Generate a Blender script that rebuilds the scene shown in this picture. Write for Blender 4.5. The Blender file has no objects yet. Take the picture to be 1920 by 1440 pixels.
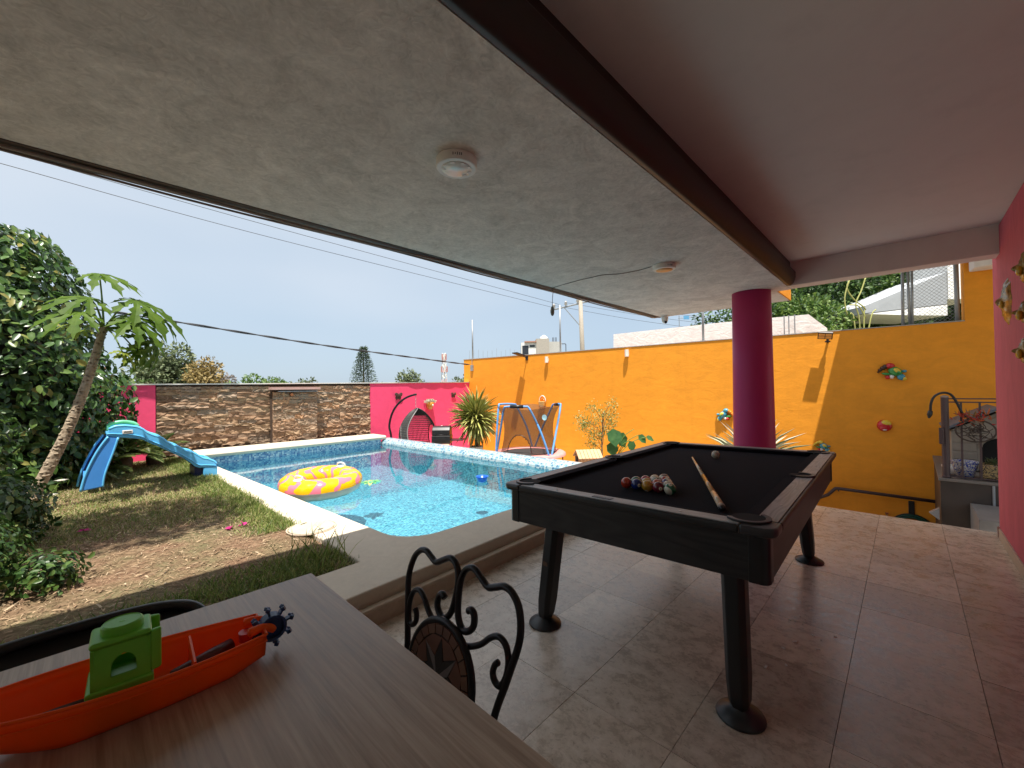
import bpy, math, random
import numpy as np
from mathutils import Vector, Matrix, Euler
random.seed(7); rng = np.random.default_rng(11)
R = math.radians
scene = bpy.context.scene
col = scene.collection

# ---------------------------------------------------------------- camera
cam_d = bpy.data.cameras.new('camera'); cam = bpy.data.objects.new('camera', cam_d); col.objects.link(cam)
cam_d.sensor_fit = 'HORIZONTAL'; cam_d.sensor_width = 36.0; cam_d.lens = 767.68 / 1920 * 36
cam_d.clip_start = 0.02; cam_d.clip_end = 2000
cam.matrix_world = Matrix(((0.69348, 0.00072, -0.72047, 0), (-0.72034, -0.01835, -0.69338, 0),
                           (-0.01372, 0.99983, -0.01221, 1.27), (0, 0, 0, 1)))
scene.camera = cam

# ---------------------------------------------------------------- sky, sun, exposure
SUN = Vector((-0.20, -0.235, 1.0)).normalized()          # towards the sun
world = bpy.data.worlds.new('World'); scene.world = world; world.use_nodes = True
wn = world.node_tree.nodes; wl_ = world.node_tree.links; wn.clear()
w_out = wn.new('ShaderNodeOutputWorld'); w_bg = wn.new('ShaderNodeBackground')
w_sky = wn.new('ShaderNodeTexSky'); w_sky.sky_type = 'NISHITA'; w_sky.sun_disc = False
w_sky.sun_elevation = math.asin(SUN.z); w_sky.sun_rotation = math.atan2(SUN.x, SUN.y)
w_sky.air_density = 1.2; w_sky.dust_density = 2.5; w_sky.ozone_density = 1.5; w_sky.altitude = 1500
w_tc = wn.new('ShaderNodeTexCoord'); w_map = wn.new('ShaderNodeMapping'); w_map.inputs['Scale'].default_value = (1.0, 1.0, 2.6)
w_no = wn.new('ShaderNodeTexNoise'); w_no.inputs['Scale'].default_value = 1.7; w_no.inputs['Detail'].default_value = 2.5; w_no.inputs['Roughness'].default_value = 0.5
w_sep = wn.new('ShaderNodeSeparateXYZ')
w_m1 = wn.new('ShaderNodeMath'); w_m1.operation = 'MULTIPLY_ADD'; w_m1.inputs[1].default_value = 0.62; w_m1.inputs[2].default_value = 0.09
w_m2 = wn.new('ShaderNodeMath'); w_m2.operation = 'ADD'
w_ramp = wn.new('ShaderNodeValToRGB')
w_ramp.color_ramp.elements[0].position = 0.12; w_ramp.color_ramp.elements[0].color = (0.42, 0.57, 0.75, 1)
w_ramp.color_ramp.elements[1].position = 0.75; w_ramp.color_ramp.elements[1].color = (0.93, 0.96, 1.0, 1)
e = w_ramp.color_ramp.elements.new(0.42); e.color = (0.60, 0.72, 0.85, 1)
w_mul = wn.new('ShaderNodeVectorMath'); w_mul.operation = 'SCALE'; w_mul.inputs['Scale'].default_value = 3.5
w_mix = wn.new('ShaderNodeMix'); w_mix.data_type = 'RGBA'; w_mix.inputs[0].default_value = 0.9
wl_.new(w_tc.outputs['Generated'], w_map.inputs['Vector']); wl_.new(w_map.outputs[0], w_no.inputs['Vector'])
wl_.new(w_tc.outputs['Generated'], w_sep.inputs[0]); wl_.new(w_sep.outputs['Z'], w_m1.inputs[0])
wl_.new(w_m1.outputs[0], w_m2.inputs[0]); w_m3 = wn.new('ShaderNodeMath'); w_m3.operation = 'MULTIPLY'; w_m3.inputs[1].default_value = 0.42; wl_.new(w_no.outputs['Fac'], w_m3.inputs[0]); wl_.new(w_m3.outputs[0], w_m2.inputs[1]); wl_.new(w_m2.outputs[0], w_ramp.inputs['Fac'])
wl_.new(w_ramp.outputs['Color'], w_mul.inputs[0])
wl_.new(w_sky.outputs['Color'], w_mix.inputs['A']); wl_.new(w_mul.outputs[0], w_mix.inputs['B'])
wl_.new(w_mix.outputs['Result'], w_bg.inputs['Color']); w_bg.inputs['Strength'].default_value = 0.10
wl_.new(w_bg.outputs[0], w_out.inputs['Surface'])
sun_d = bpy.data.lights.new('sun', 'SUN'); sun = bpy.data.objects.new('sun', sun_d); col.objects.link(sun)
sun_d.energy = 3.5; sun_d.angle = R(0.6); sun_d.color = (1.0, 0.95, 0.86)
sun.rotation_euler = SUN.to_track_quat('Z', 'Y').to_euler()
vs = scene.view_settings; vs.view_transform = 'Standard'; vs.look = 'None'; vs.exposure = 1.4; vs.gamma = 1.0; vs.use_curve_mapping = False
try:
    scene.cycles.max_bounces = 10; scene.cycles.diffuse_bounces = 6; scene.cycles.glossy_bounces = 4; scene.cycles.transparent_max_bounces = 16
    scene.cycles.use_denoising = True; scene.cycles.sample_clamp_indirect = 6.0
except Exception: pass

# ---------------------------------------------------------------- helpers
WL = {}
def tag(o, label=None, cat=None, group=None, kind=None):
    if label: o['label'] = label
    if cat: o['category'] = cat
    if group: o['group'] = group
    if kind: o['kind'] = kind
    return o
def thing(name, label, cat, loc=(0, 0, 0), rot=(0, 0, 0), group=None):
    o = bpy.data.objects.new(name, None); col.objects.link(o); o.location = loc; o.rotation_euler = rot
    o.empty_display_size = 0.1; WL[o] = Vector(loc)
    return tag(o, label, cat, group)
def finish(name, me, mat, parent, origin, smooth, bevel, local):
    me.update()
    if mat is not None: me.materials.append(mat)
    o = bpy.data.objects.new(name, me); col.objects.link(o)
    if parent is not None:
        o.parent = parent
        if not local: me.transform(Matrix.Translation(-WL[parent]))
        WL[o] = WL[parent]
    else:
        if origin is None:
            n = len(me.vertices); a = np.empty(n * 3); me.vertices.foreach_get('co', a); a = a.reshape(-1, 3)
            lo, hi = a.min(0), a.max(0); origin = ((lo[0] + hi[0]) / 2, (lo[1] + hi[1]) / 2, lo[2])
        me.transform(Matrix.Translation(-Vector(origin))); o.location = origin; WL[o] = Vector(origin)
    if smooth: me.shade_smooth()
    if bevel:
        b = o.modifiers.new('bevel', 'BEVEL'); b.width = bevel; b.segments = 2; b.limit_method = 'ANGLE'; b.angle_limit = R(35)
        if not smooth: me.shade_smooth(); w = o.modifiers.new('wn', 'WEIGHTED_NORMAL'); w.keep_sharp = False
    return o
class MB:
    def __init__(s): s.v = []; s.f = []
    def add(s, vs, fs):
        o = len(s.v); s.v += [tuple(float(c) for c in v) for v in vs]; s.f += [tuple(i + o for i in f) for f in fs]; return s
    def box(s, x0, x1, y0, y1, z0, z1):
        return s.add([(x0,y0,z0),(x1,y0,z0),(x1,y1,z0),(x0,y1,z0),(x0,y0,z1),(x1,y0,z1),(x1,y1,z1),(x0,y1,z1)],
                     [(3,2,1,0),(4,5,6,7),(0,1,5,4),(1,2,6,5),(2,3,7,6),(3,0,4,7)])
    def obox(s, c, size, rot=(0, 0, 0)):
        m = rot if isinstance(rot, Matrix) else Euler(rot).to_matrix()
        hx, hy, hz = [q / 2 for q in size]; c = Vector(c)
        vs = [c + m @ Vector(p) for p in ((-hx,-hy,-hz),(hx,-hy,-hz),(hx,hy,-hz),(-hx,hy,-hz),(-hx,-hy,hz),(hx,-hy,hz),(hx,hy,hz),(-hx,hy,hz))]
        return s.add(vs, [(3,2,1,0),(4,5,6,7),(0,1,5,4),(1,2,6,5),(2,3,7,6),(3,0,4,7)])
    def prism(s, poly, z0, z1, ztop=None):
        n = len(poly)
        vs = [(p[0], p[1], z0) for p in poly] + [(p[0], p[1], z1 if ztop is None else ztop[i]) for i, p in enumerate(poly)]
        fs = [tuple(range(n - 1, -1, -1)), tuple(range(n, 2 * n))] + [(i, (i + 1) % n, n + (i + 1) % n, n + i) for i in range(n)]
        return s.add(vs, fs)
    def extr(s, prof, p0, p1, up=(0, 0, 1)):
        # extrude a 2D profile (side, up) from p0 to p1
        p0, p1 = Vector(p0), Vector(p1); d = (p1 - p0).normalized(); u = Vector(up); sd = d.cross(u).normalized(); u = sd.cross(d)
        n = len(prof); vs = [p0 + sd * a + u * b for a, b in prof] + [p1 + sd * a + u * b for a, b in prof]
        return s.add(vs, [tuple(range(n)), tuple(range(2 * n - 1, n - 1, -1))] + [(i, n + i, n + (i + 1) % n, (i + 1) % n) for i in range(n)])
    def tube(s, pts, r, n=8, cap=True, closed=False):
        pts = [Vector(p) for p in pts]; m = len(pts); rr = r if hasattr(r, '__len__') else [r] * m
        vs = []; t0 = None; nrm = None
        for i in range(m):
            if closed: t = (pts[(i + 1) % m] - pts[i - 1]).normalized()
            else: t = (pts[min(i + 1, m - 1)] - pts[max(i - 1, 0)]).normalized()
            if nrm is None:
                a = Vector((0, 0, 1)) if abs(t.z) < .9 else Vector((1, 0, 0)); nrm = (a - t * a.dot(t)).normalized()
            else: nrm = (nrm - t * nrm.dot(t)).normalized()
            b = t.cross(nrm)
            for k in range(n):
                an = 2 * math.pi * k / n; vs.append(pts[i] + (nrm * math.cos(an) + b * math.sin(an)) * rr[i])
        fs = []
        for i in range(m if closed else m - 1):
            j = (i + 1) % m
            for k in range(n): fs.append((i*n+k, i*n+(k+1)%n, j*n+(k+1)%n, j*n+k))
        if cap and not closed: fs.append(tuple(range(n - 1, -1, -1))); fs.append(tuple((m-1)*n+k for k in range(n)))
        return s.add(vs, fs)
    def lathe(s, prof, c=(0, 0, 0), n=24, m=None, cap=True):
        c = Vector(c); m = m or Matrix.Identity(3); vs = []
        for r, z in prof:
            for k in range(n):
                a = 2 * math.pi * k / n; vs.append(c + m @ Vector((r * math.cos(a), r * math.sin(a), z)))
        fs = [(i*n+k, i*n+(k+1)%n, (i+1)*n+(k+1)%n, (i+1)*n+k) for i in range(len(prof)-1) for k in range(n)]
        if cap: fs.append(tuple(range(n - 1, -1, -1))); fs.append(tuple((len(prof)-1)*n+k for k in range(n)))
        return s.add(vs, fs)
    def ball(s, c, r, n=16, m=10, sc=(1, 1, 1), rot=None):
        prof = [(max(1e-4, math.sin(math.pi * i / m)) * r, -math.cos(math.pi * i / m) * r) for i in range(m + 1)]
        mm = Matrix.Diagonal(sc); mm = (rot @ mm) if rot is not None else mm
        return s.lathe(prof, c, n, mm)
    def grid(s, fn, nu, nv):
        vs = [fn(i / nu, j / nv) for i in range(nu + 1) for j in range(nv + 1)]; w = nv + 1
        return s.add(vs, [(i*w+j, (i+1)*w+j, (i+1)*w+j+1, i*w+j+1) for i in range(nu) for j in range(nv)])
    def build(s, name, mat, parent=None, smooth=False, bevel=0, origin=None, local=False):
        me = bpy.data.meshes.new(name); me.from_pydata(s.v, [], s.f)
        return finish(name, me, mat, parent, origin, smooth, bevel, local)
def smooth_path(pts, n=6):
    pts = [Vector(p) for p in pts]; out = []
    for i in range(len(pts) - 1):
        p0, p1, p2, p3 = pts[max(i-1, 0)], pts[i], pts[i+1], pts[min(i+2, len(pts)-1)]
        for k in range(n):
            t = k / n
            out.append(0.5 * ((2*p1) + (p2-p0)*t + (2*p0-5*p1+4*p2-p3)*t*t + (3*p1-p0-3*p2+p3)*t**3))
    out.append(pts[-1]); return out
def unit(a): return a / np.maximum(np.linalg.norm(a, axis=-1, keepdims=True), 1e-9)
LEAF = {
 'oval': ([(0,0,0),(.35,0,-.05),(.7,0,-.04),(1,0,-.1),(.22,.42,.05),(.62,.44,.05),(.22,-.42,.05),(.62,-.44,.05)],
          [(0,1,4),(1,2,5,4),(2,3,5),(0,6,1),(1,6,7,2),(2,7,3)]),
 'quad': ([(0,0,0),(.5,.5,.06),(1,0,-.12),(.5,-.5,.06)], [(0,2,1),(0,3,2)]),
 'blade': ([(0,.5,0),(0,-.5,0),(.35,.5,.06),(.35,-.5,.06),(.7,.38,.03),(.7,-.38,.03),(1,0,-.1)],
          [(0,1,3,2),(2,3,5,4),(4,5,6)]),
 'sword': ([(0,.35,.02),(0,0,-.02),(0,-.35,.02),(.3,.5,.03),(.3,0,-.01),(.3,-.5,.03),(.7,.4,.0),(.7,0,-.03),(.7,-.4,.0),(1,0,-.09)],
          [(0,1,4,3),(1,2,5,4),(3,4,7,6),(4,5,8,7),(6,7,9),(7,8,9)]),
}
def leaves(name, mat, pos, axis, nrm, L, W, kind='oval', parent=None, smooth=False, origin=None):
    tv, tf = LEAF[kind]; tv = np.array(tv); N = len(pos); k = len(tv)
    a = unit(axis); n = nrm - a * (a * nrm).sum(1, keepdims=True); n = unit(n); s = np.cross(n, a)
    L = np.broadcast_to(np.asarray(L, float), (N,)); W = np.broadcast_to(np.asarray(W, float), (N,))
    V = pos[:, None, :] + a[:, None, :] * (tv[None, :, 0:1] * L[:, None, None]) + s[:, None, :] * (tv[None, :, 1:2] * W[:, None, None]) + n[:, None, :] * (tv[None, :, 2:3] * L[:, None, None])
    V = V.reshape(-1, 3)
    idx = np.concatenate([np.array(f) for f in tf]); ls = np.array([len(f) for f in tf])
    I = (idx[None, :] + (np.arange(N) * k)[:, None]).ravel(); tot = np.tile(ls, N); st = np.concatenate([[0], np.cumsum(tot)[:-1]])
    me = bpy.data.meshes.new(name); me.vertices.add(len(V)); me.vertices.foreach_set('co', V.ravel())
    me.loops.add(len(I)); me.loops.foreach_set('vertex_index', I.astype(np.int32))
    me.polygons.add(len(tot)); me.polygons.foreach_set('loop_start', st.astype(np.int32)); me.polygons.foreach_set('loop_total', tot.astype(np.int32))
    me.update(calc_edges=True); me.validate()
    return finish(name, me, mat, parent, origin, smooth, 0, False)
def rdir(n, up=0.0):
    d = rng.normal(size=(n, 3)); d[:, 2] += up; return unit(d)

# ---------------------------------------------------------------- materials
def S(r, g, b):
    f = lambda c: (c/255/12.92) if c/255 <= .04045 else ((c/255+.055)/1.055)**2.4
    return (f(r), f(g), f(b), 1.0)
def C(c): return tuple(c) if len(c) == 4 else (c[0], c[1], c[2], 1.0)
class MT:
    def __init__(s, name):
        s.m = bpy.data.materials.new(name); s.m.use_nodes = True; s.n = s.m.node_tree.nodes; s.l = s.m.node_tree.links
        s.b = s.n['Principled BSDF']; s.out = s.n['Material Output']; s._tc = None
    def new(s, t, **k):
        n = s.n.new(t)
        for a, v in k.items(): setattr(n, a, v)
        return n
    def link(s, a, b): s.l.new(a, b); return s
    def tc(s, which='Object', scale=(1, 1, 1), rot=(0, 0, 0)):
        if s._tc is None: s._tc = s.new('ShaderNodeTexCoord')
        m = s.new('ShaderNodeMapping'); m.inputs['Scale'].default_value = scale; m.inputs['Rotation'].default_value = rot
        s.link(s._tc.outputs[which], m.inputs['Vector']); return m.outputs[0]
    def noise(s, scale, detail=5, rough=.55, vec=None, dist=0):
        n = s.new('ShaderNodeTexNoise'); n.inputs['Scale'].default_value = scale; n.inputs['Detail'].default_value = detail
        n.inputs['Roughness'].default_value = rough; n.inputs['Distortion'].default_value = dist
        if vec is not None: s.link(vec, n.inputs['Vector'])
        return n.outputs['Fac']
    def ramp(s, fac, stops):
        r = s.new('ShaderNodeValToRGB'); cr = r.color_ramp
        cr.elements[0].position = stops[0][0]; cr.elements[0].color = C(stops[0][1])
        cr.elements[1].position = stops[-1][0]; cr.elements[1].color = C(stops[-1][1])
        for p, c in stops[1:-1]: e = cr.elements.new(p); e.color = C(c)
        s.link(fac, r.inputs['Fac']); return r.outputs['Color']
    def mix(s, fac, a, b, mode='MIX'):
        x = s.new('ShaderNodeMix', data_type='RGBA', blend_type=mode)
        for i, v in ((0, fac), ('A', a), ('B', b)):
            if hasattr(v, 'links'): s.link(v, x.inputs[i])
            elif i == 0: x.inputs[0].default_value = v
            else: x.inputs[i].default_value = C(v)
        return x.outputs['Result']
    def math(s, op, a, b=0.0, c=None):
        x = s.new('ShaderNodeMath', operation=op)
        for i, v in enumerate((a, b) if c is None else (a, b, c)):
            if hasattr(v, 'links'): s.link(v, x.inputs[i])
            else: x.inputs[i].default_value = v
        return x.outputs[0]
    def vmath(s, op, a, b=None, scale=None):
        x = s.new('ShaderNodeVectorMath', operation=op); s.link(a, x.inputs[0])
        if b is not None:
            if hasattr(b, 'links'): s.link(b, x.inputs[1])
            else: x.inputs[1].default_value = b
        if scale is not None: x.inputs['Scale'].default_value = scale
        return x.outputs[0]
    def set(s, col=None, rough=None, metal=None, spec=None, coat=None, bump=None, bdist=.01, sheen=None):
        b = s.b
        for key, v in (('Base Color', col), ('Roughness', rough), ('Metallic', metal), ('Specular IOR Level', spec), ('Coat Weight', coat), ('Sheen Weight', sheen)):
            if v is None: continue
            if hasattr(v, 'links'): s.link(v, b.inputs[key])
            else: b.inputs[key].default_value = C(v) if key == 'Base Color' else v
        if bump is not None:
            fac, st = bump; n = s.new('ShaderNodeBump'); n.inputs['Strength'].default_value = st; n.inputs['Distance'].default_value = bdist
            s.link(fac, n.inputs['Height']); s.link(n.outputs[0], b.inputs['Normal'])
        return s.m
    def isl(s):
        return s.new('ShaderNodeNewGeometry').outputs['Random Per Island']
    def orand(s): return s.new('ShaderNodeObjectInfo').outputs['Random']
def plain(name, c, rough=.5, metal=0, var=.12, vs=9, bump=.0, bs=40, spec=.5, coat=0, stretch=(1, 1, 1)):
    m = MT(name); c = C(c); v = m.tc('Object', stretch)
    f = m.noise(vs, 5, .6, v); lo = tuple(x * (1 - var) for x in c[:3]) + (1,); hi = tuple(min(1, x * (1 + var)) for x in c[:3]) + (1,)
    k = dict(col=m.ramp(f, [(.3, lo), (.7, hi)]), rough=m.math('MULTIPLY_ADD', f, .2, rough - .1), metal=metal, spec=spec, coat=coat)
    if bump: k['bump'] = (m.noise(bs, 4, .6, v), bump); k['bdist'] = .004
    return m.set(**k)
def leafmat(name, stops, rough=.45, trans=.25, spec=.4, oscale=None):
    m = MT(name); f = m.isl()
    cc = m.ramp(f, stops)
    m.set(col=cc, rough=rough, spec=spec)
    t = m.new('ShaderNodeBsdfTranslucent'); m.link(cc, t.inputs['Color']); x = m.new('ShaderNodeMixShader'); x.inputs[0].default_value = trans
    m.link(m.b.outputs[0], x.inputs[1]); m.link(t.outputs[0], x.inputs[2]); m.link(x.outputs[0], m.out.inputs['Surface'])
    return m.m
# ---------------------------------------------------------------- surface materials
def m_tile():
    m = MT('travertine'); p = m.new('ShaderNodeNewGeometry').outputs['Position']; r = m.orand()
    off = m.new('ShaderNodeCombineXYZ'); m.link(m.math('MULTIPLY', r, 37.0), off.inputs[2])
    v = m.vmath('ADD', p, off.outputs[0])
    mp = m.new('ShaderNodeMapping'); mp.inputs['Scale'].default_value = (1.0, .8, 1); m.link(v, mp.inputs[0])
    big = m.noise(15, 8, .78, mp.outputs[0], .25); fine = m.noise(55, 6, .75, mp.outputs[0], .4)
    c = m.ramp(big, [(.34, (.46, .38, .30)), (.5, (.62, .535, .435)), (.66, (.78, .70, .60))])
    c = m.mix(m.ramp(fine, [(.34, (1, 1, 1)), (.42, (0, 0, 0))]), c, m.mix(.45, c, (.20, .15, .11)))
    c = m.mix(1.0, c, m.ramp(r, [(0, (.74, .72, .71)), (.5, (.92, .90, .89)), (1, (1.06, 1.04, 1.0))]), 'MULTIPLY')
    rough = m.math('ADD', m.math('MULTIPLY', big, .60), m.math('MULTIPLY_ADD', fine, .25, -.13))
    return m.set(col=c, rough=rough, spec=.6, bump=(fine, .06), bdist=.001)
def m_plaster(name, c, amp=.22, bump=.35, scale=6.0):
    m = MT(name); v = m.tc('Object'); a = m.noise(scale, 8, .68, v, 1.2); b = m.noise(scale * 5.5, 5, .6, v, 2.0); g = m.noise(1.1, 3, .5, v)
    f = m.math('ADD', m.math('MULTIPLY', a, .6), m.math('MULTIPLY', b, .4)); c = C(c)
    lo = tuple(x * (1 - amp) for x in c[:3]); hi = tuple(min(1, x * (1 + amp * .8)) for x in c[:3])
    cc = m.ramp(f, [(.34, lo), (.66, hi)]); cc = m.mix(m.math('MULTIPLY', g, .35), cc, tuple(x * .72 for x in c[:3]))
    return m.set(col=cc, rough=.85, spec=.25, bump=(f, bump), bdist=.01)
def m_paint(name, c, bump=.3, st=(1, 1, 1), sc=7.0, amp=.06, rough=.7):
    m = MT(name); v = m.tc('Object', st); a = m.noise(sc, 6, .6, v, .8); b = m.noise(sc * 6, 4, .6, v); s2 = m.noise(.8, 3, .6, m.tc('Object'))
    f = m.math('ADD', m.math('MULTIPLY', a, .75), m.math('MULTIPLY', b, .25)); c = C(c)
    cc = m.ramp(f, [(.3, tuple(x * (1 - amp * 1.6) for x in c[:3])), (.7, tuple(min(1, x * (1 + amp)) for x in c[:3]))])
    dr = m.noise(3.2, 5, .7, m.tc('Object', (1, 1, .10))); cc = m.mix(m.ramp(dr, [(.52, (0, 0, 0)), (.74, (.22, .22, .22))]), cc, tuple(x * .62 for x in c[:3]))
    cc = m.mix(m.math('MULTIPLY', s2, .22), cc, tuple(x * .8 for x in c[:3]))
    return m.set(col=cc, rough=rough, spec=.3, bump=(f, bump), bdist=.014)
def m_mosaic(name, stops, s=.024, grout=(.62, .72, .74), rough=.18):
    m = MT(name); p = m.new('ShaderNodeNewGeometry').outputs['Position']
    q = m.vmath('ADD', m.vmath('SCALE', p, scale=1 / s), (.371, .377, .383)); fl = m.vmath('FLOOR', q); fr = m.vmath('FRACTION', q)
    w = m.new('ShaderNodeTexWhiteNoise', noise_dimensions='3D'); m.link(fl, w.inputs['Vector'])
    c = m.ramp(w.outputs['Value'], stops)
    sx = m.new('ShaderNodeSeparateXYZ'); m.link(fr, sx.inputs[0])
    g = m.math('MAXIMUM', m.math('GREATER_THAN', sx.outputs[0], .9), m.math('GREATER_THAN', sx.outputs[1], .9))
    nm = m.new('ShaderNodeNewGeometry'); nz = m.new('ShaderNodeSeparateXYZ'); m.link(nm.outputs['Normal'], nz.inputs[0])
    wall = m.math('LESS_THAN', m.math('ABSOLUTE', nz.outputs[2]), .5)
    gz = m.math('GREATER_THAN', sx.outputs[2], .9)
    gg = m.math('MAXIMUM', m.math('MULTIPLY', g, m.math('SUBTRACT', 1.0, m.math('MULTIPLY', wall, .6))), m.math('MULTIPLY', gz, wall))
    big = m.noise(1.2, 3, .5)
    c = m.mix(m.math('MULTIPLY', gg, .7), c, grout)
    return m.set(col=c, rough=rough, spec=.5)
m_floor = m_tile()
m_ceil = m_plaster('ceiling_plaster', (.72, .69, .655), .34, .8, 4.5)
m_ceil2 = m_paint('ceiling_paint', (.74, .69, .66), .06, sc=2.0, amp=.03)
m_orange = m_paint('orange_paint', (.86, .325, .022), .45, (1.0, 1.0, 2.0), 3.0, .08)
m_pink = m_paint('pink_paint', (.86, .075, .19), .3, (1, 1, 1.4), 5.0, .06)
m_pinkcol = m_paint('column_paint', (.48, .035, .145), .05, (1, 1, .3), 5.0, .05, .45)
m_pinkhouse = m_paint('house_pink_paint', (.62, .13, .18), .35, (1.4, 1.4, .6), 6.0, .10)
m_coping = m_plaster('coping_stone', (.60, .52, .415), .11, .25, 9.0)
m_step = m_plaster('step_stone', (.52, .42, .32), .16, .3, 9.0)
m_white = plain('white_trim', (.72, .69, .64), .55)
m_concrete = m_plaster('concrete', (.42, .40, .37), .15, .4, 4.0)
m_grout = plain('grout', (.22, .17, .135), .9)
m_pool = m_mosaic('pool_mosaic', [(0, (.015, .11, .175)), (.22, (.03, .175, .25)), (.5, (.055, .25, .32)), (.78, (.10, .32, .38)), (1, (.20, .41, .45))], .03)
m_poolband = m_mosaic('pool_band_mosaic', [(0, (.05, .12, .30)), (.35, (.10, .24, .44)), (.65, (.22, .38, .54)), (1, (.50, .62, .68))], .026)
m_ridge = m_mosaic('ridge_mosaic', [(0, (.04, .12, .22)), (.2, (.12, .28, .38)), (.4, (.27, .38, .42)), (1, (.40, .45, .46))], .030, grout=(.42, .46, .47))
m_brown = plain('brown_beam', (.030, .014, .011), .5, var=.25, vs=4, stretch=(.2, 3, 3), bump=.2, bs=8)
m_dark = plain('dark_metal', (.035, .030, .032), .45, metal=.3)
m_blackmetal = plain('black_iron', (.012, .010, .012), .38, metal=.4, spec=.5)
m_black = plain('black_plastic', (.012, .012, .013), .35)
m_galv = plain('galvanised', (.34, .35, .36), .5, metal=.6)
m_gutter = plain('gutter', (.10, .075, .062), .6, var=.3, vs=5)
m_soil = None

def soilmat():
    m = MT('soil'); v = m.tc('Object'); a = m.noise(2.2, 7, .65, v); b = m.noise(30, 6, .75, v)
    c = m.ramp(b, [(.3, (.11, .064, .040)), (.52, (.23, .14, .088)), (.72, (.37, .245, .155))])
    c = m.mix(m.ramp(a, [(.42, (0, 0, 0)), (.62, (1, 1, 1))]), c, m.ramp(b, [(.3, (.10, .09, .045)), (.7, (.26, .22, .12))]))
    return m.set(col=c, rough=.95, spec=.1, bump=(b, .9), bdist=.03)
m_soil = soilmat()

# ---------------------------------------------------------------- ground sheets
g = MB().add([(-900, -900, -1.3), (900, -900, -1.3), (900, 900, -1.3), (-900, 900, -1.3)], [(0, 1, 2, 3)])
m_far = MT('far_ground'); m_far.set(col=m_far.ramp(m_far.noise(.05, 6, .6, m_far.tc('Object')), [(.35, (.10, .11, .055)), (.65, (.24, .20, .13))]), rough=.95)
tag(g.build('ground', m_far.m, origin=(0, 0, -1.3)), kind='structure')
g = MB().box(4.9, 9.6, 2.35, 9.9, -1.25, -.62); g.box(4.9, 9.6, -4.5, 2.349, -1.25, -1.2)
tag(g.build('yard_floor', m_concrete), kind='structure')

# lawn
def edge_x(y): return 1.20 - .012 * (y - 2.5)
def lawn_z(x, y): return .178 + .012 * math.sin(3.1 * x + 1.7 * y) * math.sin(2.3 * y - x) + (-.02 if x > edge_x(y) - .03 or y < 2.56 else 0) + .03 * max(0, -x - .3)
g = MB()
def lf(u, v):
    y = 2.515 + v * 6.6; x = -4.5 + u * (edge_x(y) - (-4.5)); return (x, y, lawn_z(x, y))
g.grid(lf, 90, 100); tag(g.build('lawn', m_soil, smooth=True, origin=(0, 2.5, 0)), kind='structure')

# patio floor with single tiles
tag_floor = MB().box(-3.2, 5.31, -.75, 2.30, -.30, -.012).build('patio_floor', m_grout, origin=(0, 0, 0)); tag(tag_floor, kind='structure')
TX, TY = .4130, .4065
tm = MB().box(-TX/2 + .001, TX/2 - .001, -TY/2 + .001, TY/2 - .001, -.012, 0)
tme = bpy.data.meshes.new('floor_tile'); tme.from_pydata(tm.v, [], tm.f); tme.materials.append(m_floor)
half = {}
def tile(x0, x1, y0, y1):
    w, d = round(x1 - x0, 4), round(y1 - y0, 4); key = (w, d)
    if key not in half:
        t = MB().box(-w/2 + .0011, w/2 - .0011, -d/2 + .0011, d/2 - .0011, -.012, 0); me = bpy.data.meshes.new('floor_tile'); me.from_pydata(t.v, [], t.f); me.materials.append(m_floor); half[key] = me
    o = bpy.data.objects.new('floor_tile', half[key]); col.objects.link(o); o.parent = tag_floor; o.location = ((x0 + x1) / 2, (y0 + y1) / 2, random.uniform(-.0006, .0006))
XJ = [1.411 + TX * k for k in range(-8, 10)] ; XJ = [x for x in XJ if x < 5.2] + [5.335]
YJ = [-.53, -.207, .207, .614, 1.0205, 1.427, 1.8335, 2.20]
for i in range(len(XJ) - 1):
    for j in range(len(YJ) - 1): tile(XJ[i], XJ[i+1], YJ[j], YJ[j+1])
tag(MB().box(5.10, 5.32, -.75, 2.3, -1.2, -.30).build('patio_plinth', m_concrete), kind='structure')

# pool
ZW = .06
PL = [(1.555, 2.86), (1.335, 7.40), (1.27, 8.46)]            # left inner edge
arc = [(1.57 + .30 * (1 - math.cos(t)), 2.595 + .30 * (1 - math.sin(t))) for t in [R(a) for a in (0, 15, 30, 45, 60, 75, 90)]]
inner = [(4.78, 2.595)] + arc[::-1] + [(1.335, 7.40), (1.27, 8.46)]
outer_l = [(1.10, 8.46), (1.17, 6.0), (1.20, 2.52), (-1.6, 2.44), (-1.6, 1.99), (4.95, 2.30), (4.95, 2.595)]
cop = MB().prism((inner + outer_l)[::-1], -1.1, .19)
tag(cop.build('pool_coping', m_coping, bevel=.012, origin=(1.4, 2.3, 0)), kind='structure')
# step mouldings along the patio
st = MB()
for (o0, o1, z0, z1) in ((.0, .05, .092, .112), (.0, .028, -.012, .092)):
    st.prism([(-1.6, 1.989 - o1), (4.95, 2.299 - o1), (4.95, 2.299 - o0), (-1.6, 1.989 - o0)], z0, z1)
so = st.build('pool_step', m_step, bevel=.006, origin=(1.4, 2.2, 0)); tag(so, kind='structure')
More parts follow.
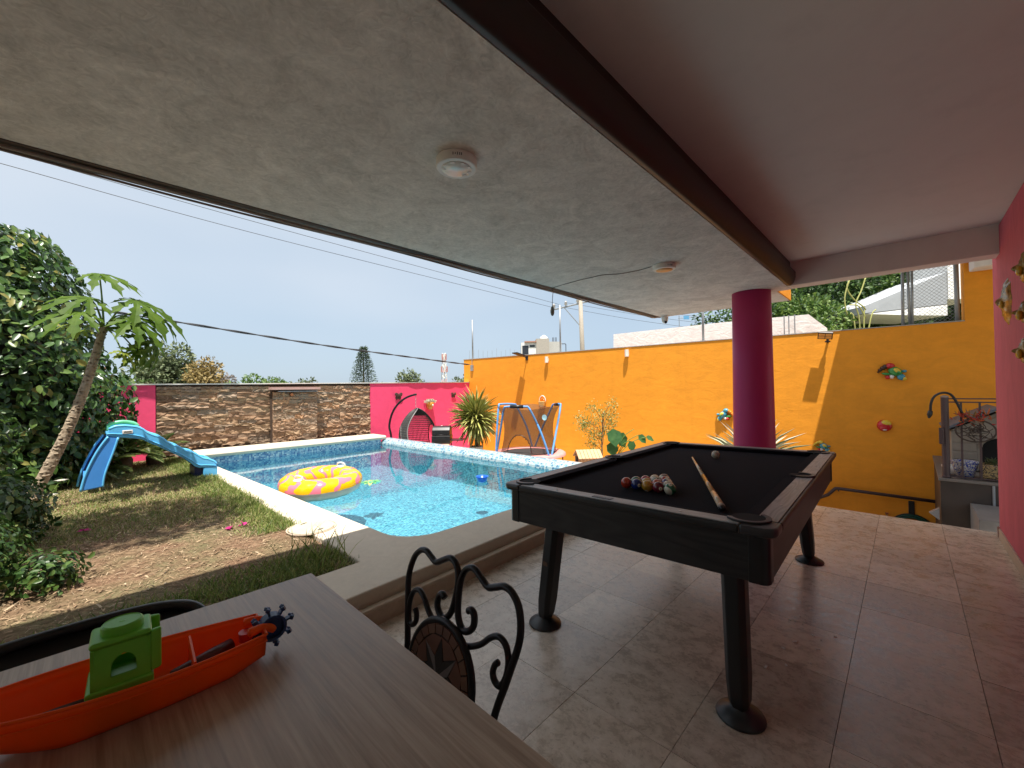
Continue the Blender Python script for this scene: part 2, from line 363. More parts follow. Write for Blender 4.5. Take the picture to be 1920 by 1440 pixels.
# basin
bz = -.42
bas = MB()
fl = (1.27, 8.46); fr = (4.64, 8.63); nr = (4.80, 2.595); nl = (1.50, 2.595)
bas.add([(*nl, bz), (*nr, bz), (*fr, bz), (*fl, bz)], [(0, 1, 2, 3)])
for a, b, t in ((nl, nr, .185), (nr, fr, ZW), (fl, nl, .185)):
    bas.add([(*a, bz), (*b, bz), (*b, t), (*a, t)], [(3, 2, 1, 0)])
tag(bas.build('pool_basin', m_pool, origin=(3, 5.5, bz)), kind='structure')
bd = MB().add([(*fl, bz), (*fr, bz), (*fr, .195), (*fl, .195)], [(0, 1, 2, 3)])
tag(bd.build('pool_end_wall', m_poolband, origin=(3, 8.55, bz)), kind='structure')
def m_water():
    m = MT('water'); p = m.new('ShaderNodeNewGeometry').outputs['Position']
    a = m.noise(2.2, 3, .5, p); b = m.noise(9, 3, .55, p); h = m.math('ADD', m.math('MULTIPLY', a, .8), m.math('MULTIPLY', b, .25))
    bm = m.new('ShaderNodeBump'); bm.inputs['Strength'].default_value = .09; bm.inputs['Distance'].default_value = .02; m.link(h, bm.inputs['Height'])
    fr_ = m.new('ShaderNodeFresnel'); fr_.inputs['IOR'].default_value = 1.33; m.link(bm.outputs[0], fr_.inputs['Normal'])
    t = m.new('ShaderNodeBsdfTransparent'); t.inputs['Color'].default_value = (.70, .95, 1.0, 1)
    g_ = m.new('ShaderNodeBsdfGlossy'); g_.inputs['Roughness'].default_value = .02; m.link(bm.outputs[0], g_.inputs['Normal'])
    x = m.new('ShaderNodeMixShader'); m.link(fr_.outputs[0], x.inputs[0]); m.link(t.outputs[0], x.inputs[1]); m.link(g_.outputs[0], x.inputs[2])
    m.link(x.outputs[0], m.out.inputs['Surface']); m.n.remove(m.b); return m.m
wv = MB().add([(1.50, 2.595, ZW), (4.83, 2.595, ZW), (4.66, 8.628, ZW), (1.262, 8.459, ZW)], [(0, 1, 2, 3)])
tag(wv.build('water', m_water(), origin=(3, 5.5, ZW)), kind='structure')
# far coping with bull nose in front of the stone wall
prof = [(0, 0), (0, -.075), (-.42, -.075), (-.42, .035), (-.03, .035), (-.012, .028), (.0, .012)]
fc = MB(); p0, p1 = Vector((1.06, 8.415, .245)), Vector((4.74, 8.60, .215))
fc.extr([(-.035, -.0), (-.03, -.03), (-.012, -.05), (.52, -.05), (.52, .04), (.0, .035), (-.022, .02)], p1, p0)
tag(fc.build('far_pool_coping', m_coping, bevel=.006), kind='structure')
# rounded mosaic ridge at the right side of the pool
rd = MB(); pr = []
for k in range(11):
    a = math.pi * k / 10; pr.append((.19 * math.cos(a), .130 * math.sin(a)))
ring = [( q[0], q[1]) for q in pr]
poly = [(.19, -1.1)] + ring + [(-.19, -1.1)]
rd.extr(poly, (4.835, 8.66, .058), (4.992, 2.60, .058))
tag(rd.build('pool_ridge', m_ridge, smooth=False, origin=(4.95, 5.5, -1)), kind='structure')
md = MB().box(4.80, 5.30, 2.30, 2.595, -1.2, .186); tag(md.build('pool_corner_slab', m_coping, bevel=.012), kind='structure')
# round skimmer cover on the coping
sk = thing('skimmer_cover', 'round cream plastic access cover set in the sunlit pool coping', 'cover', (1.24, 3.42, .19))
MB().lathe([(.001, .001), (.165, .001), (.165, .008), (.158, .011), (.001, .011)], (1.24, 3.42, .19), 36).build('lid', plain('cream_plastic', (.50, .45, .33), .5), sk)
MB().lathe([(.172, .0005), (.183, .0005), (.183, .006), (.172, .006), (.172, .0005)], (1.24, 3.42, .19), 36, cap=False).build('rim', m_step, sk)
for dx, dy in ((-.02, .12), (.02, -.12)): MB().obox((1.24 + dx, 3.42 + dy, .2025), (.05, .010, .003), (0, 0, .3)).build('slot', m_dark, sk)

# ---------------------------------------------------------------- garden end wall: stone and pink
TH = R(4.6); U1 = Vector((math.cos(TH), math.sin(TH), 0)); V1 = Vector((-math.sin(TH), math.cos(TH), 0))
def FW(u, v, z): return U1 * u + V1 * v + Vector((0, 0, z))
def wtop(u): return 1.405 + .009 * u
def fwall(u0, u1, v0, v1, z0, dz=0.0):
    b = MB(); q = [(u0, v0), (u1, v0), (u1, v1), (u0, v1)]
    b.add([FW(a, c, z0) for a, c in q] + [FW(a, c, wtop(a) + dz) for a, c in q], [(3,2,1,0),(4,5,6,7),(0,1,5,4),(1,2,6,5),(2,3,7,6),(3,0,4,7)])
    return b
def fcap(u0, u1, par):
    b = MB(); q = [(u0, 9.03), (u1, 9.03), (u1, 9.26), (u0, 9.26)]
    b.add([FW(a, c, wtop(a) + .001) for a, c in q] + [FW(a, c, wtop(a) + .022) for a, c in q], [(3,2,1,0),(4,5,6,7),(0,1,5,4),(1,2,6,5),(2,3,7,6),(3,0,4,7)])
    return b.build('wall_cap', m_white, par)
sw = thing('stone_wall', 'brown stacked ledger stone wall behind the far end of the pool', 'wall', FW(3.5, 9.1, 0))
fwall(1.54, 5.565, 9.09, 9.25, -1.0).build('backing', plain('stone_mortar', (.075, .045, .03), .9), sw)
fwall(3.31, 4.21, 8.955, 9.089, -1.0, -.05).build('pier', plain('stone_mortar2', (.075, .045, .03), .9), sw)
fcap(1.54, 5.565, sw)
def stonemat():
    m = MT('ledger_stone'); r = m.orand(); v = m.tc('Object', (1, 1, 3)); a = m.noise(9, 6, .7, v); b = m.noise(45, 5, .7, v)
    c = m.ramp(r, [(0, (.24, .15, .10)), (.25, (.37, .23, .14)), (.45, (.47, .32, .20)), (.6, (.30, .235, .18)), (.8, (.49, .28, .155)), (1, (.42, .32, .24))])
    c = m.mix(m.ramp(a, [(.35, (0, 0, 0)), (.7, (.6, .6, .6))]), c, m.mix(.5, c, (.13, .085, .06)))
    return m.set(col=c, rough=.85, spec=.2, bump=(m.math('ADD', a, b), .6), bdist=.015)
m_stone = stonemat()
svar = []
for k in range(14):
    b = MB(); n = 6; h = .5
    def sf(u, v, k=k):
        rr = random.Random(k * 977 + int(u * 6) * 31 + int(v * 2) * 7)
        edge = (u in (0, 1)) or (v in (0, 1))
        return (u - .5 + (0 if not edge else rr.uniform(-.012, .012)), -(.0 if (v in (0, 1)) and False else rr.uniform(.35, 1.0)) , v - .5 + rr.uniform(-.12, .12))
    vs_ = [sf(i / 6, j / 2) for i in range(7) for j in range(3)]
    b.add(vs_, [(i*3+j, (i+1)*3+j, (i+1)*3+j+1, i*3+j+1) for i in range(6) for j in range(2)])
    # sides back to the wall
    bot = [i*3 for i in range(7)]; top = [i*3+2 for i in range(7)]; base = len(b.v)
    b.v += [(b.v[i][0], 0, b.v[i][2]) for i in bot] + [(b.v[i][0], 0, b.v[i][2]) for i in top]
    for i in range(6):
        b.f.append((base+i, base+i+1, bot[i+1], bot[i])); b.f.append((top[i], top[i+1], base+7+i+1, base+7+i))
    b.f.append((bot[0], bot[0]+1, base)); b.f.append((bot[0]+1, top[0], base+7, base)); b.f.append((base+6, bot[6]+1, bot[6])); b.f.append((base+6, base+13, top[6], bot[6]+1))
    me = bpy.data.meshes.new('stone'); me.from_pydata(b.v, [], b.f); me.materials.append(m_stone); svar.append(me)
def stones(u0, u1, v, z0, zt, rows, seed, rotx=0, wmin=.28, wmax=.52):
    rd_ = random.Random(seed); z = z0; hs = [rd_.uniform(.7, 1.3) for _ in range(rows)]; tot = sum(hs)
    for h in hs:
        hh = h / tot * (zt - z0); u = u0
        while u < u1 - .01:
            w = rd_.uniform(wmin, wmax)
            if u1 - (u + w) < .18: w = u1 - u
            o = bpy.data.objects.new('stone', rd_.choice(svar)); col.objects.link(o); o.parent = sw
            o.location = FW(u + w / 2, v, z + hh / 2) - WL[sw]; o.rotation_euler = (0, 0, TH); o.scale = (w * .995, rd_.uniform(.028, .068), hh * .97)
            u += w
        z += hh
stones(1.55, 3.31, 9.089, .20, 1.39, 19, 5, wmin=.2, wmax=.48)
stones(4.21, 5.56, 9.089, .20, 1.40, 19, 6, wmin=.2, wmax=.46)
stones(3.32, 4.20, 8.954, .20, 1.27, 17, 8, wmin=.16, wmax=.36)
MB().obox(FW(3.76, 8.93, 1.345), (.98, .16, .05), (0, 0, TH)).build('ledge', plain('pink_stone', (.50, .30, .26), .8, bump=.4, bs=30), sw)
MB().obox(FW(3.80, 8.90, 1.285), (.80, .06, .018), (0, 0, TH)).build('water_spout', m_galv, sw)
MB().lathe([(.03, -.04), (.03, .04)], FW(3.66, 8.90, 1.215), 14, Euler((R(90), 0, TH)).to_matrix()).build('spotlight', plain('copper', (.35, .14, .06), .45, metal=.6), sw)
pw = thing('pink_wall', 'short bright pink wall panel between the hedge and the stone wall', 'wall', FW(.4, 9.1, 0))
fwall(-3.0, 1.538, 9.05, 9.24, -1.0).build('panel', m_pink, pw); fcap(-3.0, 1.538, pw)
pw2 = thing('pink_wall', 'long bright pink wall behind the hanging chair and barbecue', 'wall', FW(7, 9.1, 0))
fwall(5.567, 8.985, 9.05, 9.24, -1.2).build('panel', m_pink, pw2); fcap(5.567, 8.985, pw2)

# ---------------------------------------------------------------- orange boundary wall
OA = R(5.5); ON = Vector((math.cos(OA), math.sin(OA), 0)); OT = Vector((math.sin(OA), -math.cos(OA), 0)); O0 = Vector((8.2, 9.74, 0)); O0 = O0 - ON * (O0.dot(ON) - 9.096)
def OW(y, z, off=0.0):
    s = (O0.y - y) / math.cos(OA); return O0 + OT * s - ON * off + Vector((0, 0, z))
ow = thing('orange_wall', 'tall orange stucco boundary wall along the lower yard', 'wall', OW(3, -1.2))
b = MB(); prof = [(9.95, -1.2), (-4.6, -1.2), (-4.6, 3.35), (-.66, 3.35), (-.66, 2.2), (9.95, 2.2)]
vs_ = [OW(y, z) for y, z in prof] + [OW(y, z, -.22) for y, z in prof]
b.add(vs_, [(5, 4, 3, 2, 1, 0), (6, 7, 8, 9, 10, 11)] + [(i, (i+1) % 6, 6 + (i+1) % 6, 6 + i) for i in range(6)])
b.build('wall_body', m_orange, ow)
b = MB(); q = [(9.97, .012), (-.655, .012), (-.655, -.235), (9.97, -.235)]
b.add([OW(y, 2.201, o) for y, o in q] + [OW(y, 2.216, o) for y, o in q], [(3,2,1,0),(4,5,6,7),(0,1,5,4),(1,2,6,5),(2,3,7,6),(3,0,4,7)])
b.build('wall_cap', m_concrete, ow)
# roof slab of the upper floor that bridges to the orange wall and shades its right part
us = thing('upper_slab', 'pale soffit of a roof slab on top of the orange wall at right', 'roof slab', OW(-2, 3.0))
b = MB(); q = [OW(-.70, 0, .05), OW(-4.5, 0, .05), OW(-4.5, 0, 1.6), OW(-.70, 0, .35)]
b.prism([(p.x, p.y) for p in q][::-1], 2.92, 3.30); b.build('soffit', m_ceil2, us, bevel=.02)
b = MB(); q = [OW(.50, 0, -.1), OW(-4.5, 0, -.1), OW(-4.5, 0, 4.0), OW(.50, 0, 3.7)]
b.prism([(p.x, p.y) for p in q][::-1], 3.42, 3.60); b.build('slab', m_concrete, us)  # unseen slab, added and extended to shade the wall and the platform

# ---------------------------------------------------------------- house: roof, ceilings, column, walls
ZC, ZU = 2.25, 2.48
rf = thing('terrace_roof', 'terrace roof with rough grey plaster ceiling and dark beam overhead', 'roof', (2.5, 1, ZC))
lo = MB().prism([(-3.2, .832), (5.0, .832), (5.0, .955), (5.645, .955), (5.615, 2.46), (-3.2, 2.46)], ZC, 2.47)
lo.build('plaster_ceiling', m_ceil, rf)
par = MB().prism([(-3.2, 2.20), (5.615, 2.20), (5.615, 2.46), (-3.2, 2.46)], 2.47, 2.86); par.build('shadow_parapet', m_concrete, rf)  # unseen raised edge, added so the roof shadow reaches further over the lawn
MB().prism([(5.0, .94), (5.648, .94), (5.648, .9545), (5.0, .9545)], ZC + .001, 2.86).build('orange_fascia', m_orange, rf)
MB().prism([(-3.2, -.75), (4.82, -.75), (4.82, .83), (-3.2, .83)], ZU, 2.70).build('upper_ceiling', m_ceil2, rf)
MB().prism([(4.821, -.75), (4.999, -.75), (4.999, .831), (4.821, .831)], ZC + .002, 2.70).build('lintel', m_ceil2, rf, bevel=.006)
bp = [(.0, .0), (.030, -.004), (.058, .020), (.076, .075), (.076, .125), (.06, .145), (.0, .150)]
bm = MB().extr([(-a, c) for a, c in bp], (4.80, .832, ZC), (-3.2, .832, ZC)); bm.build('beam', m_brown, rf, smooth=False, bevel=.008)
MB().prism([(-3.2, .800), (4.8, .800), (4.8, .829), (-3.2, .829)], ZC + .15, ZU - .001).build('beam_panel', m_brown, rf)
# gutter strip and cables at the roof edge
gt = MB().extr([(0, .0), (.10, .0), (.12, .03), (.11, .11), (.075, .15), (0, .15)], (5.60, 2.462, ZC - .004), (-3.2, 2.462, ZC - .004))
gt.build('gutter', m_gutter, rf)
for (dy, dz, r_) in ((.035, -.012, .0085), (.085, -.008, .006)):
    pts = [(x, 2.462 + dy + .004 * math.sin(x * 2.1), ZC - .006 + dz + .005 * math.sin(x * 3.3 + dy * 40)) for x in np.linspace(-3.0, 5.5, 60)]
    MB().tube(pts, r_, 6).build('conduit', plain('conduit_grey', (.30, .26, .23), .6), rf, smooth=True)
colm = thing('column', 'round tapered dark pink column at the terrace corner', 'column', (4.86, 1.16, 0))
MB().lathe([(.198, 0), (.195, .4), (.186, 1.4), (.180, ZC - .001)], (4.86, 1.16, 0), 48).build('shaft', m_pinkcol, colm, smooth=True)
hw = thing('house_wall', 'pink stucco house wall with gold ornaments at the right edge', 'wall', (2, -.63, 0))
MB().box(1.6, 5.19, -.73, -.53, .0, 2.479).build('stucco', m_pinkhouse, hw, bevel=.012); MB().box(-3.2, 1.599, -.73, -.53, .0, 2.479).build('bounce_wall', m_ceil2, hw)  # unseen stretch behind the camera, made cream for brighter, less red bounce light
sk_m = plain('skirting', (.50, .41, .31), .45)
for i in range(len(XJ) - 2): 
    if XJ[i] < -1: continue
    MB().box(XJ[i] + .0015, min(XJ[i+1], 5.2) - .0015, -.531, -.519, .0005, .085).build('skirting_tile', sk_m, hw, bevel=.002)
MB().box(5.1905, 5.203, -.73, -.519, .0005, .085).build('skirting_tile', sk_m, hw)
bw = tag(MB().box(-3.4, -3.2, -.75, 2.46, -.3, 2.9).build('back_wall', m_ceil2), 'pale back wall of the terrace', 'wall')
# ---------------------------------------------------------------- pool table
def woodmat(name, c1, c2, scale=3.0, axis='x', rough=.4, ring=18, bump=.15, spec=.4):
    m = MT(name); st = {'x': (.12, 1, 1), 'y': (1, .12, 1), 'z': (1, 1, .12)}[axis]; v = m.tc('Object', tuple(a * scale for a in st))
    a = m.noise(1.6, 3, .5, v, .6); w = m.math('FRACT', m.math('MULTIPLY', a, ring)); w = m.math('ABSOLUTE', m.math('SUBTRACT', w, .5))
    v2 = m.tc('Object', tuple(x * scale * 22 for x in ({'x': (.03, 1, 1), 'y': (1, .03, 1), 'z': (1, 1, .03)}[axis]))); fb = m.noise(1.0, 4, .6, v2)
    f = m.math('ADD', m.math('MULTIPLY', w, .9), m.math('MULTIPLY', fb, .6))
    return m.set(col=m.ramp(f, [(.2, c1), (.75, c2)]), rough=rough, spec=spec, bump=(fb, bump), bdist=.002)
m_ptwood = woodmat('charcoal_wood', (.010, .009, .009), (.030, .027, .026), 3.2, 'y', .5)
m_ptside = woodmat('charcoal_wood_side', (.014, .010, .010), (.036, .029, .028), 2.4, 'x', .42)
m_ptrail = woodmat('grey_rail_wood', (.22, .21, .205), (.40, .385, .37), 3.0, 'x', .38, spec=.5)
m_ptraily = woodmat('grey_rail_wood_end', (.22, .21, .205), (.40, .385, .37), 3.0, 'y', .38, spec=.5)
m_cast = plain('black_casting', (.030, .030, .032), .35, spec=.5)
m_cloth = MT('black_cloth'); m_cloth = m_cloth.set(col=m_cloth.ramp(m_cloth.noise(300, 2, .6, m_cloth.tc('Object')), [(.3, (.007, .006, .009)), (.7, (.014, .012, .017))]), rough=.95, spec=.03, sheen=.03)
m_hole = plain('opening_shade', (.003, .003, .003), .9)  # flat near-black standing for the shade inside pockets and doorways
PT = thing('pool_table', 'black pool table with grey wood rails standing on the tiled terrace', 'pool table', (2.666, .978, 0), (0, 0, .0232))
Lh, Wh, ZT, ZN, ZBt, ZBed = 1.09, .633, .773, .740, .572, .742
TILT = -.0150
def tl(b):
    b.v = [(x, y, z + y * TILT) for x, y, z in b.v]; return b
def ptb(b, name, mat, parent=PT, **k): return tl(b).build(name, mat, parent, local=True, **k)
# cabinet aprons
i_ = .03
ptb(MB().box(-Lh + i_, -Lh + i_ + .03, -Wh + .09, Wh - .09, ZBt, ZN), 'apron', m_ptwood, bevel=.003)
ptb(MB().box(Lh - i_ - .03, Lh - i_, -Wh + .09, Wh - .09, ZBt, ZN), 'apron', m_ptwood, bevel=.003)
ptb(MB().box(-Lh + .09, Lh - .09, -Wh + i_, -Wh + i_ + .03, ZBt, ZN), 'apron', m_ptside, bevel=.003)
ptb(MB().box(-Lh + .09, Lh - .09, Wh - i_ - .03, Wh - i_, ZBt, ZN), 'apron', m_ptside, bevel=.003)
def rc(x0, x1, y0, y1, r, corner):
    # rectangle with one rounded corner; corner = (sx, sy)
    sx, sy = corner; pts = []
    cx, cy = (x1 - r if sx > 0 else x0 + r), (y1 - r if sy > 0 else y0 + r)
    order = [(1, 1), (-1, 1), (-1, -1), (1, -1)]
    for k, (a, b_) in enumerate(order):
        if (a, b_) == corner:
            for t in range(7): an = R(90 * k + 15 * t); pts.append((cx + r * math.cos(an), cy + r * math.sin(an)))
        else: pts.append((x1 if a > 0 else x0, y1 if b_ > 0 else y0))
    return pts
for sx in (-1, 1):
    for sy in (-1, 1):
        x0, x1 = sorted((sx * (Lh - i_ + .004), sx * (Lh - .092))); y0, y1 = sorted((sy * (Wh - i_ + .004), sy * (Wh - .092)))
        ptb(MB().prism(rc(x0, x1, y0, y1, .03, (sx, sy)), ZBt - .002, ZN), 'corner_post', m_black, smooth=False, bevel=.003)
        x0, x1 = sorted((sx * Lh, sx * (Lh - .115))); y0, y1 = sorted((sy * Wh, sy * (Wh - .115)))
        ptb(MB().prism(rc(x0, x1, y0, y1, .045, (sx, sy)), ZN + .0005, ZT + .001), 'corner_casting', m_cast, bevel=.010)
ptb(MB().box(-Lh + .07, Lh - .07, -Wh + .07, Wh - .07, ZBt + .05, ZBed), 'cloth_bed', m_cloth)
RW = .085
def rail(x0, x1, y0, y1, mat):
    N_ = .016
    if x1 - x0 > y1 - y0:
        s_ = 1 if y0 + y1 > 0 else -1; a0, a1 = (y0, y1 - N_) if s_ > 0 else (y0 + N_, y1); b0, b1 = (a1 + .0003, y1) if s_ > 0 else (y0, a0 - .0003)
        ptb(MB().box(x0, x1, a0, a1, ZN + .001, ZT), 'rail', mat, bevel=.002); ptb(MB().box(x0, x1, b0, b1, ZN + .001, ZT - .001), 'rail_nose', m_ptside, bevel=.009)
    else:
        s_ = 1 if x0 + x1 > 0 else -1; a0, a1 = (x0, x1 - N_) if s_ > 0 else (x0 + N_, x1); b0, b1 = (a1 + .0003, x1) if s_ > 0 else (x0, a0 - .0003)
        ptb(MB().box(a0, a1, y0, y1, ZN + .001, ZT), 'rail', mat, bevel=.002); ptb(MB().box(b0, b1, y0, y1, ZN + .001, ZT - .001), 'rail_nose', m_ptwood, bevel=.009)
for sy in (-1, 1):
    y0, y1 = sorted((sy * Wh, sy * (Wh - RW)))
    for x0, x1 in ((-Lh + .117, Lh - .117),): rail(x0, x1, y0, y1, m_ptrail)
    for x0, x1 in ((-Lh + .17, -.06), (.06, Lh - .17)):
        a, b_ = sy * (Wh - RW - .0005), sy * (Wh - RW - .05)
        cb = MB().add([(x0 - .04, a, ZT - .002), (x1 + .04, a, ZT - .002), (x1, b_, ZT - .006), (x0, b_, ZT - .006), (x0 - .04, a, ZBed), (x1 + .04, a, ZBed), (x1, b_ + sy * .012, ZBed - .001), (x0, b_ + sy * .012, ZBed - .001)],
                      [(0,1,2,3),(3,2,6,7),(0,3,7,4),(1,5,6,2),(4,7,6,5),(0,4,5,1)])
        ptb(cb, 'cushion', m_cloth, bevel=.002)
for sx in (-1, 1):
    x0, x1 = sorted((sx * Lh, sx * (Lh - RW)))
    rail(x0, x1, -Wh + .117, Wh - .117, m_ptraily)
    a, b_ = sx * (Lh - RW - .0005), sx * (Lh - RW - .05); y0, y1 = -Wh + .17, Wh - .17
    cb = MB().add([(a, y0 - .04, ZT - .002), (a, y1 + .04, ZT - .002), (b_, y1, ZT - .006), (b_, y0, ZT - .006), (a, y0 - .04, ZBed), (a, y1 + .04, ZBed), (b_ + sx * .012, y1, ZBed - .001), (b_ + sx * .012, y0, ZBed - .001)],
                  [(0,1,2,3),(3,2,6,7),(0,3,7,4),(1,5,6,2),(4,7,6,5),(0,4,5,1)])
    ptb(cb, 'cushion', m_cloth, bevel=.002)
pk = [(sx * (Lh - .105), sy * (Wh - .105), math.atan2(sy, sx), .060) for sx in (-1, 1) for sy in (-1, 1)] + [(0, sy * (Wh - .075), math.pi / 2 * sy, .052) for sy in (-1, 1)]
for (x, y, an, r_) in pk:
    ptb(MB().lathe([(r_, .0), (r_, .0035)], (x, y, ZT - .001), 28), 'pocket', m_hole)
    arcp = [(x + (r_ + .004) * math.cos(an + t), y + (r_ + .004) * math.sin(an + t), ZT + .004) for t in np.linspace(-R(100), R(100), 22)]
    ring = MB()
    for k in range(len(arcp) - 1):
        pass
    prof_in, prof_out = r_ - .004, r_ + .014; vs_ = []
    for t in np.linspace(-R(105), R(105), 24):
        c_, s_ = math.cos(an + t), math.sin(an + t)
        vs_ += [(x + prof_in * c_, y + prof_in * s_, ZT - .002), (x + prof_in * c_, y + prof_in * s_, ZT + .008), (x + prof_out * c_, y + prof_out * s_, ZT + .008), (x + prof_out * c_, y + prof_out * s_, ZT - .002)]
    ring.add(vs_, [(4*k+j, 4*k+(j+1) % 4, 4*(k+1)+(j+1) % 4, 4*(k+1)+j) for k in range(23) for j in range(4)] + [(3, 2, 1, 0), (92, 93, 94, 95)])
    ptb(ring, 'pocket_liner', m_black, bevel=.002)
for v in (-.30, .30): ptb(MB().lathe([(.0055, 0), (.0055, .002)], (-Lh + .045, v, ZT), 10), 'sight', m_white)
for u in (-.72, -.36, .36, .72): ptb(MB().lathe([(.0055, 0), (.0055, .002)], (u, -Wh + .045, ZT), 10), 'sight', m_white)
lp = ptb(MB().box(-Lh + .032, -Lh + .062, .0, .095, ZT, ZT + .002), 'label_plate', m_black)
lpm = plain('label_silver', (.22, .21, .20), .4, metal=.3)
for k in range(9): ptb(MB().box(-Lh + .040 + .002 * (k % 3), -Lh + .054 - .002 * (k % 2), .008 + k * .009, .0135 + k * .009, ZT + .002, ZT + .0026), 'label_mark', lpm, parent=lp)
WL[lp] = WL[PT]
for sx in (-1, 1):
    for sy in (-1, 1):
        f0 = Vector((sx * .935, sy * .475, 0)); t0 = Vector((sx * .855, sy * .44, ZBt + .05)); lg = MB(); rings = []
        for (t, w, d) in ((.045, .030, .026), (.10, .046, .036), (.22, .056, .040), (.6, .056, .042), (1, .056, .044)):
            c_ = f0.lerp(t0, t); ax = Vector((1, 0, 0)); ay = Vector((0, 1, 0))
            rings += [c_ + Vector((a * w, b_ * d, 0)) for a, b_ in ((-1, -.55), (-.55, -1), (.55, -1), (1, -.55), (1, .55), (.55, 1), (-.55, 1), (-1, .55))]
        lg.add(rings, [(8*k+j, 8*k+(j+1) % 8, 8*(k+1)+(j+1) % 8, 8*(k+1)+j) for k in range(4) for j in range(8)] + [tuple(range(7, -1, -1)), tuple(range(32, 40))])
        lo_ = lg.build('leg', plain('leg_black', (.009, .008, .008), .4), PT, local=True, bevel=.004); WL[lo_] = WL[PT]
        MB().lathe([(.084, .0), (.087, .006), (.084, .012), (.05, .030), (.028, .045), (.02, .06)], f0, 32).build('foot', plain('foot_rubber', (.018, .018, .019), .42), lo_, local=True, smooth=True)
        if (sx, sy) == (-1, 1): MB().obox(f0.lerp(t0, .52) + Vector((-.0565, .0, 0)), (.002, .03, .035), (0, -.13, 0)).build('worn_patch', plain('bare_wood', (.09, .05, .03), .7), lo_, local=True)

# balls and cue
def bedz(x, y):
    return ZBed + (y - .978) * TILT
def ballmat(name, c, stripe=False, num=True):
    m = MT(name); v = m.tc('Object')
    s = m.new('ShaderNodeSeparateXYZ'); m.link(v, s.inputs[0]); cc = C(c); iv = (.72, .66, .50, 1)
    out = m.mix(m.math('GREATER_THAN', m.math('ABSOLUTE', s.outputs[2]), .0165), cc, iv) if stripe else m.mix(0.0, cc, cc)
    if num:
        d = m.math('SQRT', m.math('ADD', m.math('POWER', s.outputs[1], 2.0), m.math('POWER', s.outputs[2], 2.0)))
        out = m.mix(m.math('LESS_THAN', d, .0085), out, iv)
        ink = m.math('MULTIPLY', m.math('LESS_THAN', m.math('ABSOLUTE', s.outputs[1]), .0013), m.math('LESS_THAN', m.math('ABSOLUTE', s.outputs[2]), .0045))
        out = m.mix(ink, out, (.01, .01, .01))
    return m.set(col=out, rough=.10, spec=.6, coat=.4)
BR = .0286
bcols = [('scarlet red', (.42, .045, .02), 0), ('dark blue', (.012, .03, .16), 0), ('golden yellow', (.52, .26, .03), 0), ('maroon', (.16, .012, .03), 0), ('green striped', (.01, .16, .07), 1),
         ('dark green', (.015, .13, .07), 0), ('amber yellow', (.55, .30, .05), 0), ('coral orange', (.55, .10, .05), 0), ('cream striped', (.45, .40, .28), 1),
         ('crimson', (.36, .02, .03), 0), ('slate striped', (.10, .14, .14), 1), ('purple striped', (.06, .03, .12), 1),
         ('grey striped', (.12, .15, .15), 1), ('red striped', (.40, .03, .02), 1), ('brown striped', (.18, .07, .03), 1)]
rows = ['front row', 'second row', 'third row', 'fourth row', 'back tip']; i = 0; ordn = ['leftmost', 'second from left', 'middle', 'second from right', 'rightmost']
bme = None
for rw in range(5):
    n = 5 - rw
    for k in range(n):
        x = 1.966 + rw * .0498; y = 1.067 - .0577 * k - rw * .02885
        nm, c, sp = bcols[i]; b = MB().ball((0, 0, 0), BR, 24, 14)
        o = b.build('billiard_ball', ballmat('ball_%d' % i, c, sp), origin=(0, 0, 0), smooth=True); o.location = (x, y, bedz(x, y) + BR)
        o.rotation_euler = (random.uniform(0, 6), random.uniform(0, 6), random.uniform(0, 6)) if i not in (3, 4) else ((0, 0, R(225)) if i == 3 else (R(40), R(60), R(30)))
        pos = ordn[k] if n == 5 else ('at the far tip' if n == 1 else 'number %d from left' % (k + 1))
        tag(o, f"{nm} ball, {('%s in the ' % pos) if n > 1 else ''}{rows[rw]} of the racked triangle", 'billiard ball', 'racked balls'); i += 1
o = MB().ball((0, 0, 0), BR, 24, 14).build('cue_ball', ballmat('cue_ball', (.46, .41, .31), 0, False), origin=(0, 0, 0), smooth=True); o.location = (3.18, 1.01, bedz(3.18, 1.01) + BR)
tag(o, 'lone cream cue ball near the far end of the table', 'billiard ball')
cu = thing('cue_stick', 'wooden cue stick lying on the black cloth beside the racked balls', 'cue', (2.46, .85, ZBed))
c0 = Vector((3.105, 1.150, bedz(3.1, 1.15) + .007)); c1 = Vector((1.815, .552, bedz(1.8, .55) + .016))
m_ash = plain('ash_wood', (.78, .58, .38), .25, var=.08); m_honey = plain('honey_wood', (.70, .38, .14), .2, var=.05)
cp = lambda t: c0.lerp(c1, t); cr = lambda t: .0058 + .0085 * t
MB().tube([cp(.008), cp(.5)], [cr(.01), cr(.5)], 14).build('shaft', m_ash, cu, smooth=True)
MB().tube([cp(.5), cp(.80)], [cr(.5) + .0005, cr(.8)], 14).build('butt', m_honey, cu, smooth=True)
MB().tube([cp(.80), cp(.965)], [cr(.8), cr(.96)], 14).build('butt_sleeve', m_ash, cu, smooth=True)
MB().tube([cp(.965), cp(.978)], [cr(.97) + .0008] * 2, 14).build('ring', plain('pale_ring', (.5, .45, .38), .3), cu, smooth=True)
MB().tube([cp(.978), cp(.992), cp(1.0)], [cr(.98), cr(.99), .008], 14).build('bumper', m_black, cu, smooth=True)
MB().tube([cp(0), cp(.008)], [.0052, .0058], 12).build('tip', plain('tip_leather', (.30, .22, .16), .8), cu)

